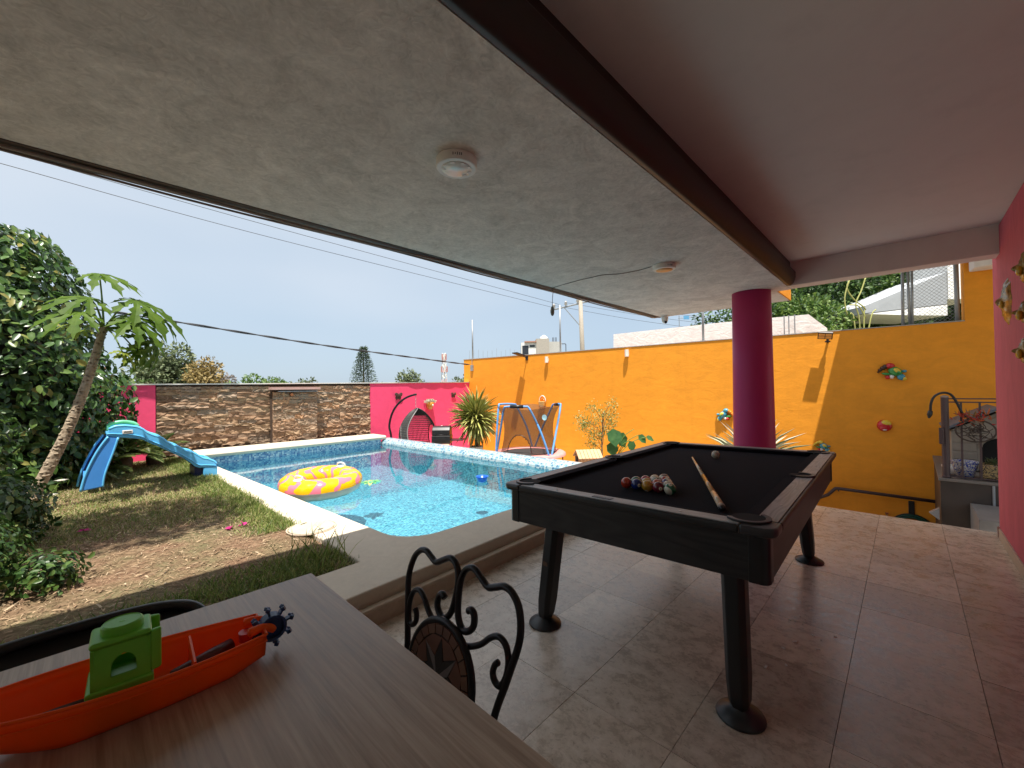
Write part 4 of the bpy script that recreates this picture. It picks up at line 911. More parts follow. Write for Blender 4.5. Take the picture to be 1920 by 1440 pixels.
tr = thing('trampoline', 'mini trampoline with blue bent poles, brown mesh net and pink rim pad', 'trampoline', (6.18, 5.5, YF))
tc_ = Vector((6.18, 5.50, 0)); TR_ = .70
MB().tube([tc_ + Vector((TR_*math.cos(t), TR_*math.sin(t), -.02)) for t in np.linspace(0, 2*math.pi, 48, endpoint=False)], .02, 8, closed=True).build('rim', m_galv, tr, smooth=True)
m_padp = plain('pink_pad', (.72, .28, .26), .55)
MB().lathe([(.53, .0), (.56, .012), (.70, .010), (.735, -.01), (.74, -.05)], tc_, 48, cap=False).build('rim_pad', m_padp, tr, smooth=True)
MB().lathe([(.001, -.012), (.56, -.006), (.56, -.010)], tc_, 40).build('mat', plain('mat_black', (.022, .020, .020), .8), tr)
def netmat():
    m = MT('net_mesh'); m.set(col=(.06, .032, .02), rough=.8); tp = m.new('ShaderNodeBsdfTransparent'); x = m.new('ShaderNodeMixShader'); x.inputs[0].default_value = .50
    m.link(tp.outputs[0], x.inputs[1]); m.link(m.b.outputs[0], x.inputs[2]); m.link(x.outputs[0], m.out.inputs['Surface']); return m.m
nb = MB(); nT2, nZ = 64, 24; doora = R(-160)
for i in range(nT2 + 1):
    for j in range(nZ + 1):
        a = 2 * math.pi * i / nT2; zz = j / nZ; corner = .5 + .5 * math.cos(3 * (a - R(-80)))
        rr = .56 - .07 * math.sin(zz * math.pi) + .10 * zz ** 6 * corner
        nb.v.append((tc_.x + rr * math.cos(a), tc_.y + rr * math.sin(a), .012 + zz * (.86 + .07 * corner)))
def indoor(i, j):
    a = 2 * math.pi * (i + .5) / nT2; d = (a - doora + math.pi) % (2 * math.pi) - math.pi; zz = (j + .5) / nZ
    return abs(d) < R(27) and zz < .06 + .36 * math.sqrt(max(0, 1 - (d / R(27)) ** 2))
nb.f = [(i*(nZ+1)+j, (i+1)*(nZ+1)+j, (i+1)*(nZ+1)+j+1, i*(nZ+1)+j+1) for i in range(nT2) for j in range(nZ) if not indoor(i, j)]
no_ = nb.build('net', netmat(), tr, smooth=True); WL[no_] = WL[tr]
dp = []
for k in range(17):
    d = R(27) * (k / 8 - 1); zz = .06 + .36 * math.sqrt(max(0, 1 - (d / R(27)) ** 2)); rr = .56 - .07 * math.sin(zz * math.pi) + .006
    dp.append((tc_.x + rr * math.cos(doora + d), tc_.y + rr * math.sin(doora + d), .012 + zz * .9))
MB().tube(dp, .008, 6).build('door_trim', m_black, no_, smooth=True)
wb2 = MB().lathe([(.055, 0), (.055, .003)], (0, 0, 0), 18); q = Vector((math.cos(R(-105)), math.sin(R(-105)), .1)).to_track_quat('Z', 'Y').to_matrix()
lc = tc_ + Vector((.55 * math.cos(R(-105)), .55 * math.sin(R(-105)), .72)); wb2.v = [tuple(lc + q @ Vector(p)) for p in wb2.v]; wb2.build('round_badge', plain('badge_blue', (.35, .62, .72), .5), no_)
m_blue = plain('sky_blue_tube', (.10, .30, .62), .45); m_blue2 = plain('navy_tube', (.035, .055, .16), .5)
fr3 = [[(5.80, 6.06, -.03), (5.87, 6.09, .5), (5.95, 6.12, .90), (6.03, 6.14, .953), (6.40, 6.12, .94), (6.48, 6.10, .88), (6.62, 5.95, .45), (6.72, 5.88, .0)],
       [(5.74, 5.98, -.03), (5.69, 5.80, .5), (5.65, 5.67, .87), (5.69, 5.61, .925), (5.87, 5.33, .925), (5.93, 5.24, .87), (5.96, 5.00, .45), (6.02, 4.84, -.03)],
       [(6.10, 4.86, -.03), (6.38, 4.95, .45), (6.64, 5.04, .90), (6.68, 5.10, .95), (6.84, 5.38, .93), (6.86, 5.45, .85), (6.82, 5.66, .45), (6.76, 5.84, .0)]]
for k, p in enumerate(fr3): MB().tube(smooth_path(p, 5), .020, 10).build('net_pole', m_blue, tr, smooth=True)
MB().tube([(5.72, 5.56, .925), (5.86, 5.345, .925)], .034, 10).build('pole_pad', m_black, tr, smooth=True)
MB().tube([(6.70, 5.13, .945), (6.80, 5.30, .93)], .034, 10).build('pole_pad', m_black, tr, smooth=True)
for k in range(6):
    a = R(60 * k + 20); MB().tube([tc_ + Vector((.69*math.cos(a), .69*math.sin(a), -.02)), tc_ + Vector((.70*math.cos(a), .70*math.sin(a), YF + .05)), tc_ + Vector((.62*math.cos(a), .62*math.sin(a), YF))], .013, 8).build('leg', m_dark, tr, smooth=True)

# clay pet house
cl = thing('clay_house', 'small terracotta pet house with tiled roof by the orange wall', 'clay house', (7.02, 4.65, YF))
ca = R(-40); cM = Matrix.Rotation(ca, 3, 'Z'); c0_ = Vector((7.02, 4.66, 0))
def clb(b): b.v = [tuple(c0_ + cM @ Vector(p)) for p in b.v]; return b
m_clay = plain('terracotta', (.52, .28, .14), .8, bump=.3); 
hb_ = MB(); n = 9; arch = [(.10 * math.cos(R(180 * k / 8)), -.17 + .08 * math.sin(R(180 * k / 8)) + .05) for k in range(9)]
clb(MB().box(-.22, .22, -.19, .19, YF, -.12)).build('body', m_clay, cl, bevel=.01)
gm = MB(); gm.add([(-.22, -.19, -.12), (-.22, .19, -.12), (-.22, 0, .0), (.22, -.19, -.12), (.22, .19, -.12), (.22, 0, .0)], [(0, 2, 1), (3, 4, 5), (0, 1, 4, 3), (0, 3, 5, 2), (1, 2, 5, 4)]); clb(gm).build('gable', m_clay, cl)
clb(MB().add([(-.2215, .085 * math.cos(R(180*k/10)), -.19 + .10 * math.sin(R(180*k/10))) for k in range(11)] + [(-.2215, -.085, YF + .01), (-.2215, .085, YF + .01)], [tuple(range(13))])).build('doorway', m_hole, cl)
for s in (-1, 1):
    for k in range(7):
        x = -.25 + .5 * (k + .5) / 7
        clb(MB().obox((x, s * .118, -.052), (.066, .27, .022), (s * -R(32), 0, 0))).build('roof_tile', plain('tile_clay', (.60, .36, .20), .8) if k == 0 and s == -1 else bpy.data.materials['tile_clay'], cl, bevel=.005)

# ---------------------------------------------------------------- right platform with railing, kennel and plants
pf = thing('raised_platform', 'raised platform clad in grey-brown stone tile behind the terrace edge', 'platform', (8, -.9, -1.2))
m_slate = plain('brown_slate', (.055, .040, .031), .5, var=.25, vs=3, bump=.2, bs=15); m_slt = plain('platform_top', (.17, .145, .125), .6)
MB().prism([(7.0, -2.2), (9.12, -2.2), (9.12, -.29), (7.0, -.27)], -1.2, .118).build('cladding', m_slate, pf)
MB().prism([(6.985, -2.2), (9.11, -2.2), (9.11, -.275), (6.985, -.255)], .1185, .15).build('top_slab', m_slt, pf, bevel=.005)
MB().box(6.2, 6.98, -2.0, -.50, -1.2, -.10).build('step', plain('step_grey', (.20, .185, .175), .6), pf, bevel=.006)
MB().tube([(7.0 - .012, -.68, -.9), (7.0 - .012, -.68, .118)], .012, 6).build('edge_trim', m_galv, pf)
m_rail = plain('brown_railing', (.065, .040, .042), .5)
rl = thing('railing', 'brown metal railing on the platform in front of the kennel', 'railing', (7.05, -.6, .15))
MB().tube([(7.06, -.325, .15), (7.06, -.325, 1.10)], .034, 16).build('post', m_rail, rl, smooth=False)
MB().ball((7.06, -.325, 1.105), .036, 16, 8, (1, 1, .6)).build('post_cap', plain('worn_cap', (.28, .22, .19), .6), rl, smooth=True)
MB().ball((7.06, -.325, .165), .04, 16, 8, (1, 1, .6)).build('post_base', m_rail, rl, smooth=True)
for z in (1.085, 1.045, .172): MB().box(7.05, 7.07, -2.0, -.35, z - .007, z + .007).build('rail_bar', m_rail, rl)
for k in range(8): MB().box(7.053, 7.067, -.455 - .145 * k - .009, -.455 - .145 * k + .009, .178, 1.038).build('baluster', m_rail, rl)
MB().box(6.99, 7.045, -.31, -.27, .55, .74).build('latch', m_rail, rl, bevel=.006)
hs = thing('black_hose', 'black hose slung over the railing post with a plug end', 'hose', (7.06, -.33, .9))
MB().tube(smooth_path([(7.03, -.205, .93), (7.03, -.21, 1.02), (7.04, -.24, 1.11), (7.06, -.31, 1.155), (7.06, -.38, 1.13), (7.05, -.43, 1.02), (7.05, -.47, .90), (7.05, -.52, .84)], 6), .013, 10).build('tube', m_black, hs, smooth=True)
MB().tube([(7.03, -.205, .94), (7.028, -.196, .89), (7.028, -.19, .85)], [.022, .026, .008], 10).build('plug', m_black, hs, smooth=True)
kn = thing('dog_kennel', 'cream plastic dog kennel with dark arched doorway and grey roof', 'kennel', (8.1, -.8, .15))
m_kn = plain('kennel_cream', (.24, .205, .165), .6); m_knr = plain('kennel_roof', (.10, .11, .135), .55)
MB().box(7.72, 8.6, -1.20, -.40, .16, .66).build('body', m_kn, kn, bevel=.02)
for k in range(4): MB().box(7.712, 7.7195, -.62, -.41, .20 + .105 * k, .285 + .105 * k).build('plank', m_kn, kn, bevel=.004)
gm = MB().add([(7.73, -1.2, .66), (7.73, -.40, .66), (7.73, -.80, .90), (8.59, -1.2, .66), (8.59, -.40, .66), (8.59, -.80, .90)], [(0, 2, 1), (3, 4, 5), (0, 1, 4, 3), (0, 3, 5, 2), (1, 2, 5, 4)]); gm.build('gable', m_kn, kn)
for s in (-1, 1): MB().obox((8.15, -.80 + s * .225, .815), (1.0, .55, .035), (-s * R(31), 0, 0)).build('roof_panel', m_knr, kn, bevel=.008)
MB().add([(7.7105, -.86 + .20 * math.cos(R(180*k/12)), .47 + .13 * math.sin(R(180*k/12))) for k in range(13)] + [(7.7105, -1.06, .17), (7.7105, -.66, .17)], [tuple(range(15))[::-1]]).build('doorway', m_hole, kn)
MB().tube([(7.70, -.86 + .21 * math.cos(R(180*k/12)), .47 + .14 * math.sin(R(180*k/12))) for k in range(13)], .018, 8).build('door_arch', m_kn, kn, smooth=True)
wr = thing('flower_wreath', 'twig hoop with dried red flowers hanging on the railing', 'wreath', (7.0, -.55, .66))
m_twig = plain('twig', (.055, .038, .03), .8)
wc = Vector((7.02, -.56, .72))
MB().tube([wc + Vector((0, .155 * math.cos(a), .125 * math.sin(a))) for a in np.linspace(0, 2*math.pi, 36, endpoint=False)], .009, 6, closed=True).build('hoop', m_twig, wr, smooth=True)
tw = MB()
for k in range(26):
    a, b_ = random.uniform(0, 6.28), random.uniform(0, 6.28); r0, r1 = random.uniform(.02, .15), random.uniform(.02, .14)
    p0 = wc + Vector((random.uniform(-.03, .03), r0*math.cos(a), r0*.8*math.sin(a))); p1 = wc + Vector((random.uniform(-.03, .03), r1*math.cos(b_), r1*.8*math.sin(b_) ))
    tw.tube(smooth_path([p0, (p0 + p1) / 2 + Vector((random.uniform(-.03, .03), random.uniform(-.05, .05), random.uniform(-.05, .05))), p1], 4), .004, 5)
tw.build('twigs', m_twig, wr)
N = 60; pos = np.array(wc)[None] + np.stack([rng.uniform(-.03, .03, N), rng.normal(0, .07, N), rng.uniform(.08, .2, N)], 1)
leaves('flower_leaves', leafmat('red_bract', [(0, (.35, .02, .02)), (.4, (.42, .06, .02)), (.6, (.50, .20, .03)), (.8, (.06, .07, .03)), (1, (.30, .16, .12))], .5, .1), pos, rdir(N, .6), rdir(N), rng.uniform(.05, .11, N), .02, 'oval', wr)
tp = thing('talavera_pot', 'blue and white patterned flower pot at the foot of the railing', 'pot', (7.18, -.50, .15))
def talmat(name, c1, c2):
    m = MT(name); v = m.tc('Object'); a = m.noise(26, 2, .5, v, 3.0); return m.set(col=m.ramp(a, [(.46, c1), (.5, c2)]), rough=.2, spec=.6)
MB().lathe([(.07, .151), (.105, .30), (.115, .335), (.12, .34), (.118, .352), (.10, .352), (.09, .30)], (7.18, -.48, 0), 28).build('pot', talmat('talavera_blue', (.03, .05, .28), (.45, .44, .42)), tp, smooth=True)
tp2 = thing('talavera_pot', 'ochre and black patterned flower pot right of the blue pot', 'pot', (7.18, -.67, .15))
MB().box(7.10, 7.30, -.78, -.60, .151, .335).build('pot', talmat('talavera_gold', (.04, .028, .02), (.30, .20, .08)), tp2, bevel=.015)
N = 40; pos = np.array((7.2, -.69, .335))[None] + rng.normal(0, .03, (N, 3)) * [1, 1, .2]
leaves('sprig', leafmat('sprig_green', [(0, (.05, .09, .03)), (1, (.14, .16, .07))]), pos, rdir(N, 1.2), rdir(N), rng.uniform(.04, .09, N), .012, 'oval', tp2)
wd = thing('white_bowl', 'white bowl on the platform behind the blue pot', 'bowl', (7.32, -.38, .15))
MB().lathe([(.06, .151), (.11, .20), (.125, .26), (.118, .262), (.10, .21), (.001, .17)], (7.34, -.42, 0), 28).build('bowl', m_white, wd, smooth=True)
hr = thing('handrail', 'brown tubular handrail fixed to the orange wall above the lower stairs', 'handrail', OW(.4, -.6))
MB().tube(smooth_path([OW(1.9, -1.15, .08), OW(1.02, -.645, .08)], 2) + smooth_path([OW(.93, -.535, .08), OW(.90, -.522, .08), OW(.80, -.522, .08)], 4) + [OW(-.28, -.557, .08)], .026, 12).build('tube', m_rail, hr, smooth=True)
for y in (.88, -.1): MB().tube([OW(y, -.56, .0), OW(y, -.56, .08)], .012, 8).build('bracket', m_rail, hr)
hh = thing('garden_hose', 'coiled dark green garden hose hung on a black bracket low on the orange wall', 'hose', OW(0, -1.0))
wb_(MB().box(-.035, .035, 0, .02, -.14, .14), -.025, -.745).build('bracket', m_black, hh, bevel=.004)
m_hose = plain('hose_green', (.012, .10, .065), .4)
for k in range(5):
    r_ = .19 + .016 * k; MB().tube([tuple(OW(-.02, -1.05, .04 + .018 * (k % 2)) + OT * (r_ * math.cos(a)) + Vector((0, 0, r_ * .95 * math.sin(a)))) for a in np.linspace(0, 2*math.pi, 40, endpoint=False)], .010, 8, closed=True).build('coil', m_hose if k % 2 else m_black, hh, smooth=True)
tp3 = thing('water_tap', 'small brass water tap on the orange wall left of the hose', 'tap', OW(.27, -.9))
wb_(MB().tube([(0, 0, 0), (0, .05, 0), (0, .07, -.03), (0, .07, -.06)], .012, 8), .27, -.87).build('spout', plain('brass', (.45, .35, .22), .4, metal=.7), tp3, smooth=True)
wb_(MB().box(-.02, .02, .035, .05, .015, .035), .27, -.87).build('handle', plain('tap_red', (.35, .10, .08), .5), tp3)
wd2 = thing('wall_light', 'small triangular wall light on the side of the stone platform', 'wall lamp', (6.98, -.20, -.35))
MB().add([(7.02, -.255, -.34), (7.02, -.255, -.20), (7.02, -.17, -.27), (6.95, -.255, -.34), (6.95, -.255, -.20), (6.95, -.17, -.27)], [(0, 1, 2), (3, 5, 4), (0, 3, 4, 1), (1, 4, 5, 2), (2, 5, 3, 0)]).build('shade', m_galv, wd2)

# ---------------------------------------------------------------- wall ornaments
m_gold = plain('gold_glaze', (.36, .22, .045), .22, var=.6, vs=30, metal=.2, spec=.6, bump=.5, bs=45)
def goldorn(x, z, r_, lab):
    b = MB(); n, m_ = 40, 8; vs_ = []
    for i in range(m_ + 1):
        for k in range(n):
            a = 2 * math.pi * k / n; t_ = i / m_; rr = r_ * t_ * (1 + .10 * math.cos(8 * a) * t_); h = (.028 * max(0, math.cos(t_ * math.pi / 2)) ** .6 + .010 * math.sin(t_ * 14) ** 2 * (.4 + .6 * math.cos(8 * a) ** 2)) + (.035 * max(0, 1 - t_ / .3) ** 1.3)
            vs_.append((x + rr * math.cos(a), -.5295 + h * (1 if i < m_ else 0), z + rr * 1.18 * math.sin(a)))
    b.add(vs_, [(i*n+k, (i+1)*n+k, (i+1)*n+(k+1) % n, i*n+(k+1) % n) for i in range(m_) for k in range(n)])
    t = thing('ceramic_ornament', lab, 'ornament', (x, -.53, z), group='gold ornaments on the pink house wall'); b.build('relief', m_gold, t, smooth=True)
    MB().ball((x - .02, -.53 + .034, z - .02), .03, 14, 8, (1, .5, 1)).build('boss', plain('yellow_glaze', (.55, .36, .03), .2), t, smooth=True)
goldorn(4.50, 1.838, .13, 'gold glazed ceramic flower, the whole one nearest the wall corner'); goldorn(3.86, 1.95, .085, 'gold glazed ceramic ornament, uppermost at the photo edge'); goldorn(3.90, 1.69, .06, 'small gold glazed ornament, middle one at the photo edge'); goldorn(3.93, 1.46, .07, 'gold glazed ceramic ornament, lowest one at the photo edge')
gl = lambda n, c: plain(n, c, .15, spec=.6, var=.1)
G_r, G_y, G_g, G_b, G_k, G_w, G_o = gl('glaze_red', (.55, .02, .03)), gl('glaze_yellow', (.72, .50, .04)), gl('glaze_green', (.05, .30, .07)), gl('glaze_blue', (.06, .30, .42)), gl('glaze_brown', (.05, .018, .012)), gl('glaze_white', (.75, .70, .66)), gl('glaze_orange', (.80, .25, .03))
def toucan(y, z, sc, mir, lab, head, beak, body):
    t = thing('toucan_ornament', lab, 'ornament', OW(y, z), group='glazed toucans on the orange wall')
    def e(name, x, zz, sx, sz, mat, rot=0, d=.05): wb_(MB().ball((x * mir * sc, .03 * sc, zz * sc), 1, 18, 10, (sx * sc, d * sc, sz * sc), Matrix.Rotation(rot * mir, 3, 'Y')), y, z).build(name, mat, t, smooth=True)
    e('body', .04, .0, .085, .065, body, R(35), .06); e('head', -.015, .085, .055, .045, head, 0, .055)
    for k, (x, zz, r_) in enumerate(((-.07, .075, .035), (-.10, .055, .032), (-.13, .025, .026), (-.15, -.005, .016))): e('beak', x, zz, r_, r_, beak, 0, .04)
    e('wing', .055, .01, .06, .04, G_y, R(40), .075); e('wing_tip', .075, -.015, .05, .025, G_g, R(40), .08)
    e('tail', .105, -.085, .055, .045, G_b, R(50), .04); e('tail_tip', .13, -.105, .04, .03, G_y, R(50), .035)
    e('leaf', -.06, -.035, .055, .02, G_g, R(10), .03); e('flower', -.045, -.085, .03, .03, G_r, 0, .04); e('flower', -.0, -.08, .03, .03, G_w, 0, .04)
    e('knob', .14, .0, .03, .022, G_b, 0, .03)
toucan(.17, 1.47, 1.08, 1, 'red headed toucan ornament with brown beak on the shaded orange wall', G_r, G_k, G_g)
toucan(2.62, .70, .95, -1, 'blue toucan ornament with orange beak left of the column', G_b, G_o, G_b)
toucan(1.10, .19, .75, 1, 'small yellow bird ornament on the orange wall just above the table corner', G_y, G_y, G_b)
lb_ = thing('ladybird_ornament', 'round red ceramic dome with yellow top on the orange wall', 'ornament', OW(.27, .59))
wb_(MB().ball((0, .01, 0), .095, 24, 14, (1, .7, 1)), .27, .585).build('dome', G_r, lb_, smooth=True)
wb_(MB().ball((0.01, .014, .030), .079, 24, 14, (1.02, .78, .82)), .27, .585).build('cap', G_y, lb_, smooth=True)
wb_(MB().ball((0, .045, -.055), .03, 12, 8, (1.2, .6, .9)), .27, .585).build('patch', G_w, lb_, smooth=True)
def bfly(u, z, lab, s=1.0):
    t = thing('butterfly_ornament', lab, 'ornament', FW(u, 9.04, z), group='metal butterflies on the pink wall')
    m_ = plain('bfly_metal', (.085, .055, .05), .5, metal=.4)
    for sg in (-1, 1):
        for (x, zz, w, h, a) in ((.055, .03, .07, .05, 35), (.045, -.05, .045, .05, -25)):
            b = MB().ball((0, 0, 0), 1, 14, 8, (w * s, .008, h * s), Matrix.Rotation(-sg * R(a), 3, 'Y')); c_ = FW(u + sg * x * s, 9.045 - .015 - .02 * (x > .05), z + zz * s); b.v = [tuple(c_ + Matrix.Rotation(TH, 3, 'Z') @ Vector(p)) for p in b.v]; b.build('wing', m_, t, smooth=True)
    MB().tube([FW(u, 9.025, z + .05 * s), FW(u, 9.025, z - .07 * s)], .01 * s, 8).build('body', m_, t, smooth=True)
bfly(6.36, 1.13, 'dark metal butterfly on the pink wall above the curved chair stand'); bfly(8.28, 1.12, 'dark metal butterfly on the pink wall above the yucca', .85)
# wall planters
pp_ = thing('wall_planter', 'orange pot of white flowers hung on the pink wall', 'planter', FW(7.33, 9.0, .8))
m_talo = talmat('talavera_orange', (.62, .27, .03), (.66, .32, .06))
MB().lathe([(.02, .73), (.07, .76), (.10, .85), (.115, .93), (.11, .935)], FW(7.33, 8.95, 0), 24).build('pot', m_talo, pp_, smooth=True)
MB().ball(FW(7.35, 8.845, .855), .028, 12, 8, (1, .5, 1)).build('painted_flower', G_w, pp_, smooth=True)
N = 900; pos = np.array(FW(7.33, 8.93, .985))[None] + np.clip(rng.normal(0, 1, (N, 3)), -1.6, 1.6) * [.085, .05, .020]; pos[:, 2] -= 2.2 * (pos[:, 0] - FW(7.33, 8.93, 1).x) ** 2
leaves('flowers', leafmat('white_petal', [(0, (.55, .52, .40)), (.8, (.78, .75, .62)), (.83, (.08, .14, .05)), (1, (.12, .18, .07))], .6, .3), pos, rdir(N, .6), rdir(N, .3), rng.uniform(.018, .032, N), .02, 'oval', pp_)
yp = thing('wall_planter', 'yellow talavera wall basket with arched back above the trampoline', 'planter', OW(7.0, .9))
wb_(MB().lathe([(.05, -.14), (.085, -.08), (.10, 0), (.105, .012), (.095, .012)], (0, .06, 0), 24), 7.0, .92).build('basket', talmat('talavera_yellow', (.70, .38, .05), (.72, .50, .22)), yp, smooth=True)
for r_, c_ in ((.10, G_w), (.082, G_o), (.05, G_o)): wb_(MB().tube([(r_ * math.cos(R(180*k/14)), .03, .01 + 1.5 * r_ * math.sin(R(180*k/14))) for k in range(15)], .012, 8), 7.0, .92).build('arch', c_, yp, smooth=True)
wb_(MB().box(-.09, .09, .0, .022, -.05, .10), 7.0, .92).build('back_plate', G_o, yp, bevel=.02)
# ---------------------------------------------------------------- pool toys
sr = thing('swim_ring', 'yellow and pink patterned inflatable swim ring floating in the pool', 'swim ring', (1.98, 5.14, ZW), (R(3), R(-2), 0))
def ringmat():
    m = MT('ring_print'); v = m.tc('Object'); s = m.new('ShaderNodeSeparateXYZ'); m.link(v, s.inputs[0])
    ang = m.math('ARCTAN2', s.outputs[1], s.outputs[0]); r_ = m.math('SQRT', m.math('ADD', m.math('POWER', s.outputs[0], 2.0), m.math('POWER', s.outputs[1], 2.0)))
    wob = m.math('MULTIPLY', m.math('SINE', m.math('MULTIPLY_ADD', r_, 40.0, 1.0)), 1.5); wob2 = m.math('MULTIPLY', m.noise(7.5, 1, .5, v), 7.0)
    f = m.math('SINE', m.math('ADD', m.math('MULTIPLY', ang, 10.0), m.math('ADD', wob, wob2)))
    c = m.ramp(m.math('MULTIPLY_ADD', f, .5, .5), [(.0, (.88, .46, .004)), (.74, (.88, .46, .004)), (.765, (.55, .10, .08)), (.79, (.84, .19, .26)), (1, (.84, .19, .26))])
    return m.set(col=c, rough=.18, spec=.5, coat=.3)
RM, rt = .335, .128
def torus(a0, a1, n=64, k=16):
    b = MB()
    def fn(u, v):
        t = 2 * math.pi * u; a = a0 + (a1 - a0) * v; w = 1 + .015 * math.cos(16 * t)
        return ((RM + rt * math.cos(a)) * math.cos(t) * w, (RM + rt * math.cos(a)) * math.sin(t) * w, .112 + rt * .95 * math.sin(a))
    return b.grid(fn, n, k)
torus(R(-4), R(184)).build('top_half', ringmat(), sr, local=True, smooth=True)
torus(R(184), R(356)).build('bottom_half', plain('ring_cream', (.66, .50, .40), .3, var=.03), sr, local=True, smooth=True)
for a in (R(205), R(25)):
    c_ = Vector((RM * math.cos(a), RM * math.sin(a), .112 + rt * .95)); tg = Vector((-math.sin(a), math.cos(a), 0))
    ho_ = MB().tube(smooth_path([c_ - tg * .06, c_ - tg * .05 + Vector((0, 0, .03)), c_ + Vector((0, 0, .042)), c_ + tg * .05 + Vector((0, 0, .03)), c_ + tg * .06], 5), .009, 8); ho_.build('handle', m_white, sr, local=True, smooth=True)
    MB().ball(c_ - Vector((0, 0, .006)), .06, 18, 8, (1, 1, .16), None).build('handle_base', m_white, sr, local=True, smooth=True)
bw_ = thing('blue_bowl', 'small blue plastic bowl floating in the pool', 'bowl', (3.66, 4.10, ZW))
MB().lathe([(.02, -.03), (.06, -.01), (.075, .035), (.085, .05), (.083, .053), (.070, .04), (.05, .0), (.001, -.015)], (3.66, 4.10, ZW), 28).build('bowl', plain('bowl_blue', (.01, .10, .55), .3), bw_, smooth=True)
pt_ = thing('pool_toy', 'translucent green leaf shaped pool toy floating behind the swim ring', 'pool toy', (2.60, 5.10, ZW))
m_gl = MT('green_film'); m_gl.set(col=(.10, .45, .22), rough=.2); m_gl = m_gl.m
N = 9; ang = np.linspace(0, 2*math.pi, N, endpoint=False)
leaves('fronds', leafmat('toy_green', [(0, (.10, .42, .22)), (.7, (.25, .50, .18)), (1, (.62, .52, .20))], .3, .3), np.tile(np.array([[2.60, 5.12, ZW + .006]]), (N, 1)), np.stack([np.cos(ang), np.sin(ang), 0 * ang + .02], 1), np.tile(np.array([[0, 0, 1.]]), (N, 1)), rng.uniform(.10, .2, N), .07, 'oval', pt_)
MB().ball((2.60, 5.12, ZW), .06, 14, 8, (1.2, 1, .25)).build('core', m_gl, pt_, smooth=True)

# ---------------------------------------------------------------- toddler slide
sl = thing('toddler_slide', 'blue plastic toddler slide leading from the lawn into the pool', 'slide', (.5, 6.7, .19))
m_sl = plain('slide_blue', (.11, .45, .78), .38, var=.04); m_sl2 = plain('slide_blue_deep', (.06, .26, .68), .38, var=.04); m_slshade = plain('slide_shade', (.004, .012, .07), .45); m_slg = plain('slide_green', (.14, .50, .30), .4)  # near-black blue paints the shade on back ladder side and end recess
topE = [(.174, .877), (.225, .904), (.302, .907), (.408, .885), (.455, .854), (.496, .809), (.545, .777), (.594, .754), (.637, .727), (.673, .681), (.717, .643), (.784, .611), (.829, .573), (.867, .539), (.937, .516), (.984, .476), (1.032, .435), (1.089, .417), (1.155, .378), (1.175, .34)]
botE = [(.149, .804), (.25, .777), (.341, .762), (.448, .738), (.517, .687), (.587, .643), (.688, .57), (.837, .465), (.913, .387), (.948, .343), (.992, .319), (1.171, .318)]
def samp(E, t):
    d = [0]
    for a, b_ in zip(E, E[1:]): d.append(d[-1] + math.hypot(b_[0] - a[0], b_[1] - a[1]))
    return np.interp(t * d[-1], d, [p[0] for p in E]), np.interp(t * d[-1], d, [p[1] for p in E])
NS = 60
for y0, y1, nm in ((6.50, 6.525, 'side_wall'), (6.90, 6.925, 'side_wall')):
    b = MB()
    for k in range(NS + 1):
        t = k / NS; tx, tz = samp(topE, t); bx_, bz_ = samp(botE, t)
        b.v += [(tx, y0, tz), (tx, y1, tz), (bx_, y1, bz_), (bx_, y0, bz_)]
    b.f = [(4*k+j, 4*(k+1)+j, 4*(k+1)+(j+1) % 4, 4*k+(j+1) % 4) for k in range(NS) for j in range(4)] + [(0, 1, 2, 3), (4*NS+3, 4*NS+2, 4*NS+1, 4*NS)]
    so3 = b.build(nm, m_sl, sl, bevel=.008); WL[so3] = WL[sl]
    MB().tube([(samp(topE, k/NS)[0], (y0 + y1) / 2, samp(topE, k/NS)[1]) for k in range(NS + 1)], .016, 8).build('rim', m_sl, so3, smooth=True)
    lower = [(samp(botE, k/NS)[0] * .75 + samp(topE, k/NS)[0] * .25, y0 - .004, samp(botE, k/NS)[1] * .70 + samp(topE, k/NS)[1] * .30) for k in range(NS + 1)]
    MB().tube(lower, .006, 6).build('seam', m_sl, so3, smooth=True)
b = MB()
for k in range(NS + 1):
    t = k / NS; tx, tz = samp(topE, t); bx_, bz_ = samp(botE, t); x, z = bx_ * .6 + tx * .4, bz_ * .75 + tz * .25
    b.v += [(x, 6.524, z), (x, 6.901, z), (x, 6.901, z - .015), (x, 6.524, z - .015)]
b.f = [(4*k+j, 4*(k+1)+j, 4*(k+1)+(j+1) % 4, 4*k+(j+1) % 4) for k in range(NS) for j in range(4)] + [(0, 1, 2, 3), (4*NS+3, 4*NS+2, 4*NS+1, 4*NS)]
b.build('chute', m_sl, sl, smooth=True)
MB().prism([(1.035, 6.50), (1.185, 6.50), (1.185, 6.925), (1.035, 6.925)], .192, .318).build('end_block', m_sl, sl, bevel=.012)
MB().prism([(.95, 6.53), (1.034, 6.53), (1.034, 6.90), (.95, 6.90)], .20, .33).build('end_recess', m_slshade, sl)
lad = [(.168, .794), (.25, .777), (.212, .627), (.167, .474), (.136, .348), (.124, .235), (-.047, .215), (-.015, .373), (.039, .535), (.1, .675)]
